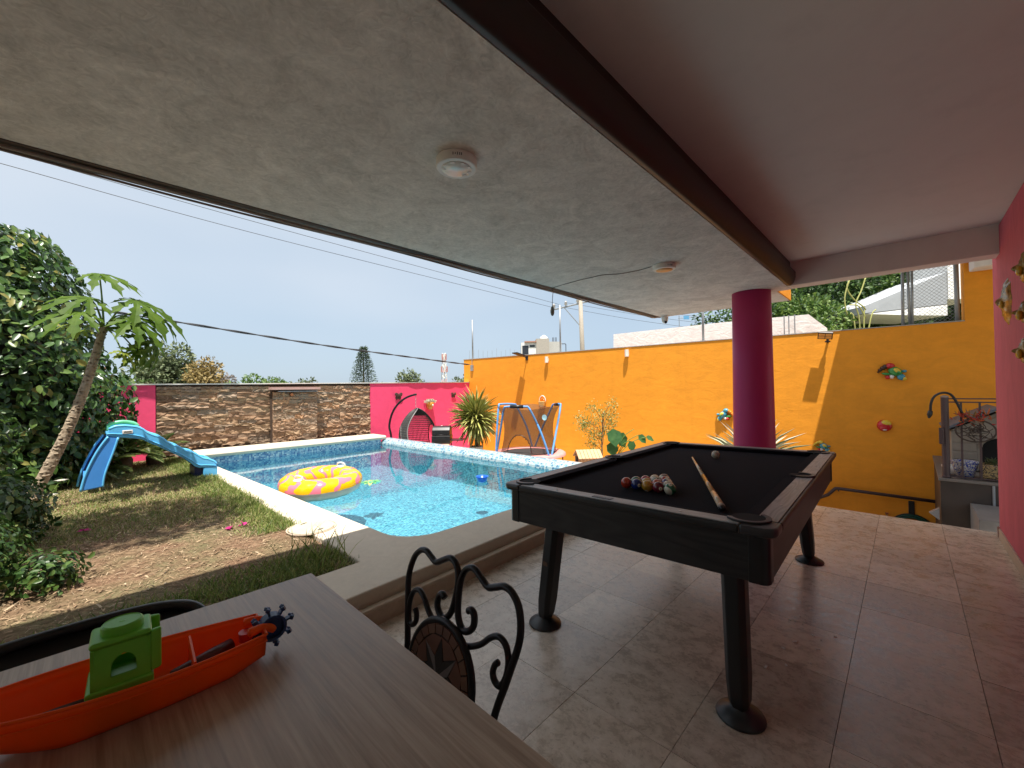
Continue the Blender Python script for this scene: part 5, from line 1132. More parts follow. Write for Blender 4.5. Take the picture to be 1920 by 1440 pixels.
def lpanel(y0, y1, mat, dx):
    b = MB(); n = len(lad); b.add([(x + dx, y0, z) for x, z in lad] + [(x + dx, y1, z) for x, z in lad], [tuple(range(n)), tuple(range(2*n-1, n-1, -1))] + [(i, n + i, n + (i+1) % n, (i+1) % n) for i in range(n)])
    o = b.build('ladder_side', mat, sl, bevel=.012); WL[o] = WL[sl]
    MB().tube(smooth_path([(x + dx, y0, z) for x, z in (lad[0], lad[9], lad[8], lad[7], lad[6])], 4), .012, 8).build('edge_bead', m_sl, o, smooth=True)
    MB().tube(smooth_path([(x + dx, y0, z) for x, z in lad[1:6]], 4), .010, 8).build('edge_bead', m_sl, o, smooth=True)
lpanel(6.50, 6.525, m_sl2, 0); lpanel(6.90, 6.925, m_slshade, -.03)
for k in range(3):
    z = .36 + .14 * k; MB().box(-.03 + .075 * k, .06 + .075 * k, 6.526, 6.899, z, z + .03).build('rung', m_sl2, sl, bevel=.006)
gp = [(.178, .825), (.185, .89), (.238, .914), (.307, .923), (.376, .909), (.419, .887), (.44, .856)]
MB().tube(smooth_path([(x, 6.912, z + .012) for x, z in gp], 5), .022, 10).build('grab_handle', m_slg, sl, smooth=True)
MB().prism([(.19, 6.526), (.42, 6.526), (.42, 6.899), (.19, 6.899)], .845, .862).build('top_platform', m_slg, sl, bevel=.006)
bo = MB().box(.283, .373, 6.487, 6.496, .816, .856).build('badge', m_white, sl, bevel=.012); WL[bo] = WL[sl]
for k in range(7): MB().box(.297 + k * .0095, .3045 + k * .0095, 6.4855, 6.4868, .829, .843 + .002 * (k % 2)).build('badge_mark', m_dark, bo)

# ---------------------------------------------------------------- foliage
m_hedge = leafmat('ficus_leaf', [(0, (.022, .055, .014)), (.35, (.045, .10, .022)), (.7, (.075, .15, .03)), (.9, (.13, .20, .045)), (1, (.30, .26, .07))], .32, .22, .5)
m_shrub = leafmat('shrub_leaf', [(0, (.014, .036, .010)), (.5, (.036, .085, .018)), (.9, (.09, .16, .035)), (1, (.22, .22, .07))], .4, .3)
m_bark = plain('bark', (.14, .095, .065), .9, var=.3, vs=12, bump=.7, bs=30)
m_lt = leafmat('light_leaf', [(0, (.10, .18, .03)), (.5, (.17, .28, .055)), (1, (.30, .36, .10))], .4, .35)
def blob_leaves(n, c, rad, ex=2.4, shell=.35, zmin=.15, L=(.08, .13), wr=.55, seed_up=.4):
    d = rdir(n * 2); q = (np.abs(d) ** ex).sum(1) ** (-1 / ex); d = d * q[:, None]
    rr = 1 - shell * rng.random(n * 2) ** 1.6; lump = .97 + .06 * np.sin(d[:, 0] * 7 + 1) * np.sin(d[:, 1] * 6 + 2) + .09 * np.sin(d[:, 2] * 11 + d[:, 0] * 5)
    p = np.array(c) + d * np.array(rad) * (rr * lump)[:, None]; k = p[:, 2] > zmin; p, d = p[k][:n], d[k][:n]
    nr = unit(d / np.array(rad)); ax = unit(np.cross(nr, rdir(len(p))) + nr * .35 + np.array([0, 0, -.45])); nn = unit(nr + rdir(len(p)) * .75 + np.array([0, 0, seed_up]))
    Ls = rng.uniform(L[0], L[1], len(p)); return p, ax, nn, Ls, Ls * wr
hg = thing('ficus_hedge', 'tall rounded dark green ficus hedge at the left edge of the lawn', 'hedge', (-1.0, 7.7, .19))
p, ax, nn, Ls, Ws = blob_leaves(24000, (-1.10, 7.75, .2), (1.42, 1.2, 3.28), 2.8, .40, .25, (.075, .125), .56)
leaves('foliage', m_hedge, p, ax, nn, Ls, Ws, 'oval', hg, smooth=False)
MB().ball((-1.05, 7.75, 1.3), 1, 16, 12, (1.0, .8, 1.45)).build('shade_core', plain('core_shade', (.02, .018, .010), .95), hg)  # solid dark core, added to block light and darken the hedge's inside
for k in range(9):
    a = rng.uniform(0, 6.28); MB().tube(smooth_path([(-1.0 + .3*math.cos(a), 7.6 + .3*math.sin(a), .15), (-1.0 + .6*math.cos(a), 7.4 + .6*math.sin(a), 1.0), (-1.0 + .95*math.cos(a), 7.6 + .85*math.sin(a), 2.2)], 4), [.05, .05, .045, .04, .035, .03, .028, .025, .02], 7).build('branch', m_bark, hg, smooth=True)
sprig = MB()
def twigs(par, base, n, rad, mat=m_bark, r0=.006):
    for k in range(n):
        d = Vector(rdir(1, .9)[0]); d.z = abs(d.z); b_ = Vector(base)
        MB().tube(smooth_path([b_ + Vector((d.x*.05, d.y*.05, 0)), b_ + Vector((d.x*rad[0]*.6, d.y*rad[1]*.6, d.z*rad[2]*.6)), b_ + Vector((d.x*rad[0], d.y*rad[1], d.z*rad[2]))], 3), [r0, r0, r0*.9, r0*.8, r0*.7, r0*.6, r0*.5], 5).build('stem', mat, par, smooth=True)
def shrub(c, rad, n, lab, mat, L, cat='shrub', group=None, wr=.5, name='shrub', stems=5):
    t = thing(name, lab, cat, (c[0], c[1], .19), group=group)
    p, ax, nn, Ls, Ws = blob_leaves(n, c, rad, 2.0, .75, .19, L, wr)
    leaves('foliage', mat, p, ax, nn, Ls, Ws, 'oval', t); twigs(t, (c[0], c[1], .18), stems, rad); return t
shrub((-.80, 5.25, .75), (.42, .6, .75), 4200, 'leafy shrub left of the leaning papaya trunk', m_shrub, (.045, .09))
shrub((-.58, 3.75, .34), (.34, .55, .32), 4200, 'dark low shrub in the lower left corner of the lawn', m_shrub, (.03, .065))
shrub((-.45, 4.75, .40), (.28, .45, .34), 2600, 'low leafy shrub at the foot of the papaya trunk', m_shrub, (.03, .07))
shrub((-.15, 3.55, .26), (.16, .22, .14), 420, 'small bushy weed at the edge of the bare soil', m_shrub, (.03, .06))
# white star flowers on thin stems
for k, (x, y, z, lab) in enumerate(((-.18, 6.20, .40, 'white star flower, the upper one beside the papaya trunk'), (-.24, 5.80, .33, 'white star flower, the lower one beside the papaya trunk'))):
    t = thing('white_flower', lab, 'flower', (x, y, .19), group='white flowers by the trunk')
    MB().tube(smooth_path([(x - .10, y - .1, .17), (x - .04, y - .03, z - .06), (x, y, z)], 4), .003, 5).build('stem', m_lt, t)
    a = np.linspace(0, 2*math.pi, 6, endpoint=False); leaves('petals', leafmat('petal_white_%d' % k, [(0, (.62, .58, .50)), (1, (.75, .72, .64))], .6, .3), np.tile([[x, y, z]], (6, 1)), np.stack([np.cos(a), np.sin(a), .25 + 0*a], 1), np.tile([[0, 0, 1.]], (6, 1)), .055, .03, 'oval', t)

# tree just outside the frame whose crown throws the dappled shade on the soil
st_t = thing('shade_tree', 'sparse tree at the left edge throwing dappled shade on the bare soil', 'tree', (-1.9, 3.2, .19))
MB().tube(smooth_path([(-1.9, 3.2, .1), (-1.8, 3.25, 2.8), (-1.0, 3.45, 5.2)], 4), [.06]*4 + [.05]*4 + [.03], 8).build('trunk', m_bark, st_t, smooth=True)
p, ax, nn, Ls, Ws = blob_leaves(2600, (-.80, 3.45, 5.6), (.85, .75, .6), 2.0, .9, .2, (.08, .15), .55)
leaves('crown', m_hedge, p, ax, nn, Ls, Ws, 'oval', st_t)
# papaya tree
def papbark():
    m = MT('papaya_bark'); v = m.tc('Object'); vo = m.new('ShaderNodeTexVoronoi'); vo.inputs['Scale'].default_value = 26; m.link(v, vo.inputs['Vector']); f = m.noise(30, 5, .65, v)
    c = m.mix(m.ramp(vo.outputs['Distance'], [(.12, (1, 1, 1)), (.42, (0, 0, 0))]), m.ramp(f, [(.3, (.24, .18, .12)), (.7, (.42, .34, .25))]), (.12, .085, .06))
    return m.set(col=c, rough=.85, spec=.2, bump=(vo.outputs['Distance'], .7), bdist=.012)
pa = thing('papaya_tree', 'leaning papaya tree with scarred pale trunk and large lobed leaves', 'papaya tree', (-.371, 5.9, .19))
tp_ = smooth_path([(-.40, 5.9, .10), (-.371, 5.9, .26), (-.239, 5.9, .614), (-.118, 5.9, .961), (-.009, 5.9, 1.352), (.058, 5.9, 1.648), (.124, 5.9, 1.968)], 8)
n = len(tp_); rad_ = [.052 - .022 * i / (n - 1) for i in range(n)]
tk = MB().tube(tp_, rad_, 14)
for k in range(170):
    i = rng.integers(1, n - 2); a = rng.uniform(0, 6.28); t_ = (tp_[i+1] - tp_[i]).normalized(); s_ = t_.cross(Vector((0, 1, 0))).normalized(); u_ = s_.cross(t_)
    d = s_ * math.cos(a) + u_ * math.sin(a); c_ = tp_[i] + d * rad_[i] * .98 + t_ * rng.uniform(-.02, .02)
    tk.ball(c_, 1, 8, 5, (.018, .007, .010), d.to_track_quat('Y', 'Z').to_matrix())
tk.build('trunk', papbark(), pa, smooth=True)
top_ = Vector((.124, 5.9, 1.968))
def palmate(c, fwd, nrm, size, mat, name='leaf', droop=.25):
    b = MB(); f = Vector(fwd).normalized(); nz = Vector(nrm); nz = (nz - f * nz.dot(f)).normalized(); s = nz.cross(f)
    c = Vector(c); b.v.append(tuple(c)); 
    lobes = [(-150, .45), (-108, .68), (-70, .88), (-34, 1.0), (0, 1.12), (34, 1.0), (70, .88), (108, .68), (150, .45)]
    for ang, ln in lobes:
        a = R(ang); L_ = size * ln * rng.uniform(.9, 1.08); d = f * math.cos(a) + s * math.sin(a); pr_ = -f * math.sin(a) + s * math.cos(a)
        def P(t, w): return tuple(c + d * (L_ * t) + pr_ * (L_ * w) - nz * (L_ * droop * t * t) + nz * (abs(w) * L_ * .25))
        i0 = len(b.v)
        b.v += [P(.22, .085), P(.22, -.085), P(.40, .065), P(.40, -.065), P(.56, .17), P(.56, -.17), P(.62, .07), P(.62, -.07), P(.80, .14), P(.80, -.14), P(.84, .05), P(.84, -.05), P(1, 0), P(.42, 0), P(.64, 0), P(.84, 0), P(.22, 0)]
        m0, m1, m2, m3 = i0 + 16, i0 + 13, i0 + 14, i0 + 15
        b.f += [(0, m0, i0), (0, i0+1, m0), (i0, m0, m1, i0+2), (m0, i0+1, i0+3, m1), (i0+2, m1, m2, i0+6), (m1, i0+3, i0+7, m2), (i0+2, i0+6, i0+4), (i0+3, i0+5, i0+7), (i0+6, m2, m3, i0+10), (m2, i0+7, i0+11, m3), (i0+6, i0+10, i0+8), (i0+7, i0+9, i0+11), (i0+10, m3, i0+12), (m3, i0+11, i0+12)]
    return b.build(name, mat, pa)
def m_papleaf(name, c1, c2):
    m = MT(name); f = m.noise(9, 4, .6, m.tc('Object')); cc = m.ramp(f, [(.3, c1), (.7, c2)]); m.set(col=cc, rough=.55, spec=.2)
    t = m.new('ShaderNodeBsdfTranslucent'); m.link(cc, t.inputs['Color']); x = m.new('ShaderNodeMixShader'); x.inputs[0].default_value = .35; m.link(m.b.outputs[0], x.inputs[1]); m.link(t.outputs[0], x.inputs[2]); m.link(x.outputs[0], m.out.inputs['Surface']); return m.m
mp1 = m_papleaf('papaya_leaf', (.05, .105, .010), (.11, .18, .018)); mp2 = m_papleaf('papaya_leaf_young', (.17, .24, .03), (.30, .34, .05))
pl_ = [((.09, 5.88, 2.50), (.35, -.2, -.05), (.0, -.3, 1), .27, mp1), ((.36, 5.75, 2.24), (.9, -.2, -.35), (.2, -.5, 1), .36, mp1), ((.40, 6.05, 2.02), (.85, .1, -.6), (.4, -.3, .8), .30, mp1),
       ((.42, 5.85, 1.86), (.5, -.1, -.9), (.8, -.3, .3), .27, mp1), ((.02, 5.75, 2.22), (-.8, -.3, -.12), (-.1, -.5, 1), .27, mp1), 
       ((.25, 5.70, 1.70), (.6, -.4, -.5), (.2, -.3, 1), .15, mp2), ((-.02, 5.75, 1.90), (-.8, -.3, -.3), (-.2, -.3, 1), .14, mp2), ((-.08, 5.8, 1.96), (-.9, -.1, -.1), (0, -.3, 1), .13, mp2), ((.30, 5.95, 2.10), (.7, .5, .1), (0, 0, 1), .26, mp1), ((.33, 5.62, 2.02), (.7, -.5, -.5), (.3, -.5, .8), .27, mp1), ((-.05, 5.6, 2.05), (-.6, -.6, -.3), (-.2, -.5, .8), .25, mp1), ((.50, 5.95, 2.18), (.9, .2, -.5), (.4, -.2, .9), .27, mp1), ((.52, 5.85, 1.80), (.25, 0, -1), (.9, -.4, .2), .22, mp1), ((.36, 5.8, 1.72), (.1, 0, -1), (.6, -.8, .1), .2, mp1)]
for c_, f_, n_, s_, m_ in pl_:
    palmate(c_, f_, n_, s_ * (1.3 if s_ > .2 else 1.1), m_, droop=.5); cv = Vector(c_); md_ = (top_ + cv) / 2 + Vector((0, 0, .05))
    MB().tube(smooth_path([top_ + Vector((0, 0, -.02)), md_, cv], 4), [.009] * 4 + [.007] * 4 + [.005], 6).build('petiole', m_lt, pa, smooth=True)

# cycads behind the slide
def cycad(x, y, z, n, L, lab):
    t = thing('cycad', lab, 'cycad', (x, y, .19), group='cycads behind the slide')
    MB().lathe([(.09, .15), (.10, z - .05), (.06, z + .02)], (x, y, 0), 14).build('trunk', m_bark, t, smooth=True)
    P, A, Nn, LL = [], [], [], []; rb = MB()
    for k in range(n):
        a = 2 * math.pi * k / n + rng.uniform(-.2, .2); el = rng.uniform(.25, 1.15); l = L * rng.uniform(.8, 1.1)
        pts = [Vector((x, y, z))]; d = Vector((math.cos(a) * math.cos(el), math.sin(a) * math.cos(el), math.sin(el)))
        for s in range(12): d = (d + Vector((0, 0, -.085))).normalized(); pts.append(pts[-1] + d * l / 12)
        rb.tube(pts, [.006 - .0004 * i for i in range(13)], 4)
        for s in range(2, 36):
            q = s / 36 * 12; i = int(q); pp0 = pts[i].lerp(pts[min(i+1, 12)], q - i); tg = (pts[min(i+1, 12)] - pts[max(i-1, 0)]).normalized(); sd = tg.cross(Vector((0, 0, 1))).normalized(); up = sd.cross(tg)
            for sg in (-1, 1):
                P.append(pp0); A.append(sd * sg + tg * .75 + up * .25); Nn.append(up); LL.append(.13 * math.sin(math.pi * min(1, s / 36 * .9 + .12)) + .02)
    rb.build('rachis', m_lt, t); leaves('fronds', leafmat('cycad_leaf', [(0, (.05, .09, .018)), (.6, (.11, .16, .035)), (1, (.24, .24, .075))], .4, .2), np.array(P), np.array(A), np.array(Nn), np.array(LL), .011, 'quad', t)
cycad(.36, 7.95, .40, 26, .62, 'large cycad with arching fronds directly behind the slide'); cycad(.72, 8.35, .36, 22, .55, 'smaller cycad between the slide and the stone wall')
cycad(.08, 7.4, .30, 16, .50, 'low cycad in the shade left of the slide')

# yucca, variegated tree, big-leaf plant, agaves in the yard
def spiky(name, lab, cat, base, crown, n, L, W, mat, zlo=-.8, zhi=1.2, pot=None, group=None):
    t = thing(name, lab, cat, base, group=group)
    if crown[2] - base[2] > .15: MB().tube(smooth_path([(base[0], base[1], base[2]), ((base[0]+crown[0])/2 + .02, (base[1]+crown[1])/2, (base[2]+crown[2])/2), crown], 4), .055, 10).build('trunk', m_bark, t, smooth=True)
    d = rdir(n); d[:, 2] = np.clip(d[:, 2] * 1.1, zlo, zhi) ; d = unit(d); Ls = L * rng.uniform(.75, 1.1, n)
    pos = np.array(crown)[None] + d * .05 + np.array([0, 0, 1.])[None] * rng.uniform(-.12, .12, (n, 1)) * (1 if L > .3 else .3)
    leaves('leaves', mat, pos, d + np.array([0, 0, .08]), np.tile([[0, 0, 1.]], (n, 1)) + rng.normal(0, .1, (n, 3)), Ls, W, 'sword', t)
    if pot: MB().lathe([(pot[0] * .75, base[2]), (pot[0], pot[1]), (pot[0] * 1.05, pot[1] + .01), (pot[0] * .92, pot[1] + .01), (pot[0] * .9, pot[1] - .04), (.001, pot[1] - .04)], (base[0], base[1], 0), 28).build('pot', m_concrete, t, smooth=True)
    return t
def m_vari(name, g1, g2, edge):
    m = MT(name); cc = m.ramp(m.isl(), [(0, g1), (.45, g2), (.75, edge), (1, edge)]); m.set(col=cc, rough=.45, spec=.3); return m.m
spiky('yucca', 'spiky variegated yucca in a grey pot in the corner of the yard', 'yucca', (6.45, 7.42, YF), (6.45, 7.42, .60), 420, .66, .042, m_vari('yucca_leaf', (.12, .14, .03), (.27, .29, .07), (.46, .44, .15)), pot=(.16, -.09))
spiky('agave', 'pale striped agave behind the column with leaves on both sides', 'agave', (8.05, 1.95, YF), (8.05, 1.95, -.10), 150, .85, .07, m_vari('agave_leaf', (.15, .19, .11), (.28, .30, .19), (.52, .47, .36)), .15, 1.5, pot=(.25, -.14))
tv_ = thing('variegated_fig', 'thin variegated weeping fig tree against the orange wall', 'tree', (7.6, 4.67, YF))
MB().tube(smooth_path([(7.60, 4.67, YF), (7.59, 4.68, .1), (7.61, 4.66, .45), (7.62, 4.65, .75)], 4), [.016]*4 + [.013]*4 + [.01]*4 + [.006], 7).build('trunk', m_bark, tv_, smooth=True)
P = []
for k, (x, y, z) in enumerate(((7.737, 4.514, .894), (7.289, 4.985, .619), (7.447, 4.817, .843), (7.72, 4.52, .70), (7.328, 4.947, .449), (7.446, 4.831, .106), (7.50, 4.76, .55), (7.74, 4.54, .55), (7.42, 4.85, .30), (7.60, 4.66, .72), (7.48, 4.80, .0), (7.36, 4.9, .53), (7.66, 4.6, .40), (7.55, 4.72, .28))):
    e_ = Vector((x, y, z)); MB().tube(smooth_path([(7.60, 4.67, max(-.1, z - .35)), Vector((7.6, 4.67, z - .15)).lerp(e_, .5), e_], 3), [.006, .006, .005, .005, .004, .003, .002], 5).build('branch', m_bark, tv_)
    P.append(np.array(e_)[None] + rng.normal(0, .07, (110, 3)))
P = np.concatenate(P); leaves('foliage', leafmat('vari_leaf', [(0, (.10, .17, .03)), (.4, (.20, .26, .06)), (.7, (.42, .42, .14)), (1, (.55, .52, .25))], .45, .3), P, rdir(len(P), -.5), rdir(len(P), .6), rng.uniform(.03, .055, len(P)), .018, 'oval', tv_)
bp_ = thing('heart_leaf_plant', 'big-leaved green plant beside the variegated fig', 'plant', (7.62, 4.40, YF))
mb1 = m_papleaf('broad_leaf', (.03, .10, .035), (.07, .17, .06))
for (c_, f_, n_, s_) in (((7.57, 4.40, .42), (-.2, -.3, -.9), (-.7, -.6, .4), .30), ((7.63, 4.33, .33), (.4, -.3, -.8), (-.5, -.7, .5), .28), ((7.55, 4.43, .15), (-.1, -.2, -.9), (-.7, -.6, .3), .24), ((7.93, 4.02, .28), (.3, -.4, -.5), (-.5, -.6, .6), .18), ((8.03, 3.9, .24), (.5, -.5, -.3), (-.4, -.5, .8), .15), ((7.80, 4.15, .16), (.2, -.2, -.7), (-.6, -.6, .5), .18)):
    L_ = s_ * 1.3; N = 1; leaves('leaf', mb1, np.array([c_]), np.array([f_]), np.array([n_], float), L_, L_ * .85, 'oval', bp_)
    MB().tube(smooth_path([(7.64, 4.38, -.2), (Vector((7.64, 4.38, -.2)) + Vector(c_)) / 2 + Vector((0, 0, .1)), c_], 4), .008, 6).build('stalk', m_lt, bp_, smooth=True)
MB().tube(smooth_path([(7.66, 4.36, -.05), (7.75, 4.25, .25), (7.90, 4.1, .40)], 4), .007, 6).build('stalk', m_lt, bp_, smooth=True)

# ---------------------------------------------------------------- grass, straw and petals on the lawn
def gdens(x, y):
    e_ = edge_x(y) - x
    d = 0
    d = np.maximum(d, np.clip((y - 4.2) / .5, 0, 1) * .5 * (x > -.6))
    d = np.maximum(d, np.clip(1 - e_ / .42, 0, 1) ** .8 * (y > 3.55) * 1.2)
    d = np.maximum(d, np.clip(1 - ((x - .80) / .55) ** 2 - ((y - 2.72) / .30) ** 2, 0, 1) * 1.3)
    d = np.maximum(d, .55 * np.clip(1 - ((x - .15) / .6) ** 2 - ((y - 2.70) / .22) ** 2, 0, 1))
    nz = .5 + .5 * np.sin(5.1 * x + 2.3 * y + 1) * np.sin(3.7 * y - 4.4 * x)
    return d * (.35 + .65 * nz)
N = 200000; gx_ = rng.uniform(-1.0, 1.22, N); gy_ = rng.uniform(2.50, 8.9, N); keep = (rng.random(N) < gdens(gx_, gy_)) & (gx_ < np.vectorize(edge_x)(gy_) + .03)
gx_, gy_ = gx_[keep], gy_[keep]; gz_ = np.array([lawn_z(a, b_) for a, b_ in zip(gx_, gy_)]) - .005; n = len(gx_)
far_ = np.clip((gy_ - 2.5) / 5, 0, 1); edge_f = np.clip(1 - (np.vectorize(edge_x)(gy_) - gx_) / .4, 0, 1) * (gy_ > 3.5)
Lg = rng.uniform(.028, .058, n) * (1 + .5 * edge_f + .35 * (gy_ < 2.95)); ax = np.stack([rng.normal(0, .55, n) + .12, rng.normal(0, .55, n), rng.uniform(.5, 1.0, n)], 1)
dry = rng.random(n) < np.where(edge_f > .15, .18, np.where(gy_ < 2.95, .12, .62))
m_grass = leafmat('grass_green', [(0, (.08, .14, .028)), (.5, (.19, .26, .06)), (1, (.36, .38, .13))], .5, .35); m_dry = leafmat('grass_dry', [(0, (.26, .23, .10)), (.5, (.42, .36, .18)), (1, (.55, .46, .26))], .7, .25)
pos = np.stack([gx_, gy_, gz_], 1)
o = leaves('grass', m_grass, pos[~dry], ax[~dry], rdir((~dry).sum()), Lg[~dry], .0055, 'blade', origin=(.5, 5, .19)); tag(o, 'green lawn grass growing along the pool coping and lawn', 'grass', kind='stuff')
o = leaves('dry_grass', m_dry, pos[dry], ax[dry] * [1, 1, .7], rdir(dry.sum()), Lg[dry] * .9, .005, 'blade', origin=(.5, 5, .19)); tag(o, 'dry yellow grass over the lawn', 'grass', kind='stuff')
N = 22000; sx_ = rng.uniform(-1.0, 1.15, N); sy_ = np.concatenate([rng.uniform(2.55, 4.8, N * 2 // 3), rng.uniform(4.5, 7, N - N * 2 // 3)]); k = sx_ < np.vectorize(edge_x)(sy_) - .05; sx_, sy_ = sx_[k], sy_[k]; n = len(sx_)
sz_ = np.array([lawn_z(a, b_) for a, b_ in zip(sx_, sy_)]) + rng.uniform(.002, .012, n); aa = rng.uniform(0, 6.28, n)
m_straw = leafmat('straw_leaf', [(0, (.12, .07, .04)), (.4, (.22, .14, .08)), (.85, (.36, .25, .15)), (1, (.48, .38, .26))], .85, .05)
o = leaves('straw', m_straw, np.stack([sx_, sy_, sz_], 1), np.stack([np.cos(aa), np.sin(aa), rng.normal(.05, .15, n)], 1), np.tile([[0, 0, 1.]], (n, 1)) + rng.normal(0, .25, (n, 3)), rng.uniform(.012, .05, n), rng.choice([.0022, .0035, .010], n, p=[.6, .34, .06]), 'blade', origin=(.5, 4, .19)); tag(o, 'dry straw and dead leaves scattered over bare soil', 'straw', kind='stuff')
for k, (x, y) in enumerate(((.80, 3.90), (.88, 3.88), (-.02, 4.75))):
    t = thing('fallen_petal', ['magenta petal on the soil, left one of the pair', 'magenta petal on the soil, right one of the pair', 'magenta petal fallen in the shade near the shrubs'][k], 'petal', (x, y, .19), group='fallen magenta petals')
    leaves('petals', leafmat('magenta_%d' % k, [(0, (.40, .01, .14)), (1, (.55, .03, .22))], .6, .3), np.array([[x, y, lawn_z(x, y) + .02]] * 4), rdir(4) * [1, 1, .2], np.tile([[0, 0, 1.]], (4, 1)) + rng.normal(0, .3, (4, 3)), .05, .035, 'oval', t)
# tall tufts by the coping corner
t = thing('grass_tuft', 'tall wispy grass tuft at the corner of the coping', 'grass tuft', (1.05, 2.75, .19))
n = 60; a = rng.uniform(0, 6.28, n); leaves('blades', m_grass, np.stack([1.02 + rng.normal(0, .09, n), 2.78 + rng.normal(0, .10, n), .18 + 0*a], 1), np.stack([np.cos(a) * .45, np.sin(a) * .45, rng.uniform(.5, 1.1, n)], 1), rdir(n), rng.uniform(.12, .26, n), .006, 'blade', t)['kind'] = 'stuff'
# tile debris on the patio
m_flake = plain('pale_flake', (.70, .68, .64), .6)
t = thing('paint_flakes', 'scattering of tiny pale flakes on the terrace tiles right of the table', 'flakes', (2.45, .4, 0)); t['kind'] = 'stuff'
b = MB()
for k in range(14):
    x = rng.uniform(2.1, 2.75); y = rng.uniform(.28, .48); s = rng.uniform(.003, .010); b.obox((x, y, .003), (s * 2.2, s, .003), (0, 0, rng.uniform(0, 3)))
bpy.data.objects.remove(t); o = b.build('paint_flakes', m_flake); tag(o, 'scattering of tiny pale flakes on the terrace tiles right of the table', 'flakes', kind='stuff')
# ---------------------------------------------------------------- background beyond the walls
GZ = -1.3
def tree(name, lab, base, h, crown_c, rad, n, L, mat, cat='tree', trunk_r=.2, group=None, ex=2.0, shell=.8, clump=26):
    t = thing(name, lab, cat, base, group=group); c = Vector(crown_c)
    MB().tube(smooth_path([base, (Vector(base) + c) / 2 + Vector((.1, .1, 0)), c], 4), [trunk_r * (1 - .07 * i) for i in range(9)], 8).build('trunk', m_bark, t, smooth=True)
    for k in range(5):
        d = Vector(rdir(1, .5)[0]); MB().tube([Vector(base).lerp(c, .7), c + Vector((d.x * rad[0], d.y * rad[1], d.z * rad[2])) * .7], [trunk_r * .4, trunk_r * .12], 6).build('limb', m_bark, t)
    cl_ = rdir(clump) * (rng.random((clump, 1)) ** .4) * np.array(rad) * .78; sz = np.array(rad).min() * rng.uniform(.32, .5, clump)
    ci = rng.integers(0, clump, n); dd = rdir(n); pos = np.array(crown_c) + cl_[ci] + dd * (sz[ci] * (1 - .4 * rng.random(n) ** 2))[:, None]
    leaves('crown', mat, pos, dd + rdir(n) * .8, dd + rdir(n) * .6 + np.array([0, 0, .5]), L * rng.uniform(.7, 1.3, n), L * .55, 'quad', t)
    return t
mt_olive = leafmat('far_olive', [(0, (.07, .10, .045)), (.5, (.13, .165, .08)), (1, (.22, .25, .13))], .6, .2); mt_yel = leafmat('far_ochre', [(0, (.20, .15, .05)), (1, (.36, .26, .10))], .6, .2)  # far leaf colours are lightened: distance haze put into the colour
mt_grn = leafmat('far_green', [(0, (.06, .12, .03)), (.5, (.11, .19, .05)), (1, (.19, .27, .08))], .6, .25); mt_dk = leafmat('hill_green', [(0, (.018, .045, .012)), (.5, (.045, .10, .024)), (1, (.11, .19, .045))], .5, .25)
mt_pine = leafmat('far_pine', [(0, (.03, .06, .03)), (1, (.09, .13, .07))], .7, .1); mt_brn = leafmat('far_brown', [(0, (.16, .13, .11)), (1, (.28, .24, .20))], .7, .1)
mt_hill2 = leafmat('hill_light', [(0, (.03, .075, .015)), (.5, (.085, .16, .03)), (1, (.20, .28, .065))], .5, .3)
tree('broad_tree', 'large grey-green tree beyond the stone wall nearest the hedge', (5.2, 51.7, GZ), 6, (5.0, 51.7, 3.4), (3.9, 3, 2.9), 4200, .42, mt_olive, trunk_r=.3)
tree('ochre_tree', 'ochre leaved tree right of the large grey-green tree', (7.7, 46.8, GZ), 4, (7.7, 46.8, 2.7), (1.7, 1.6, 1.9), 1500, .32, mt_yel)
tree('round_tree', 'round bright green tree crown above the stone wall', (10.2, 40, GZ), 4, (10.2, 40, 1.5), (2.5, 2.2, 1.45), 2200, .32, mt_grn)
tree('bare_tree', 'low brownish dome of a bare tree behind the round green tree', (13.5, 62, GZ), 4, (11.6, 62, 2.1), (2.7, 2.5, 1.6), 1300, .35, mt_brn)
tree('small_tree', 'small green treetop left of the pine above the stone wall', (22.5, 62.4, GZ), 4, (21.5, 62.4, 1.8), (3.0, 2, 1.5), 900, .4, mt_olive)
tree('distant_tree', 'low dark treetop right of the tall pine', (27, 50, GZ), 4, (27, 50, 1.4), (3.4, 2, 1.0), 900, .4, mt_grn)
tree('rounded_tree', 'rounded grey treetop above the pink wall left of the mast', (33.0, 52.3, GZ), 5, (32.9, 52.4, 2.6), (2.2, 2, 1.6), 1000, .4, mt_olive)
tree('dark_tree', 'dark treetop beside the end of the orange wall', (32.4, 38.5, GZ), 4, (32.2, 38.6, 1.8), (2.2, 2, 1.5), 1000, .35, mt_olive)
tree('bush_tree', 'green treetop directly beside the hedge above the pink panel', (2.2, 45, GZ), 3, (2.0, 45, 1.3), (2.2, 2, 1.4), 900, .35, mt_grn)
tree('low_tree', 'flat green treetop below the mast', (38, 48, GZ), 3, (38.4, 47.6, 1.3), (3.2, 2, .9), 700, .35, mt_grn)
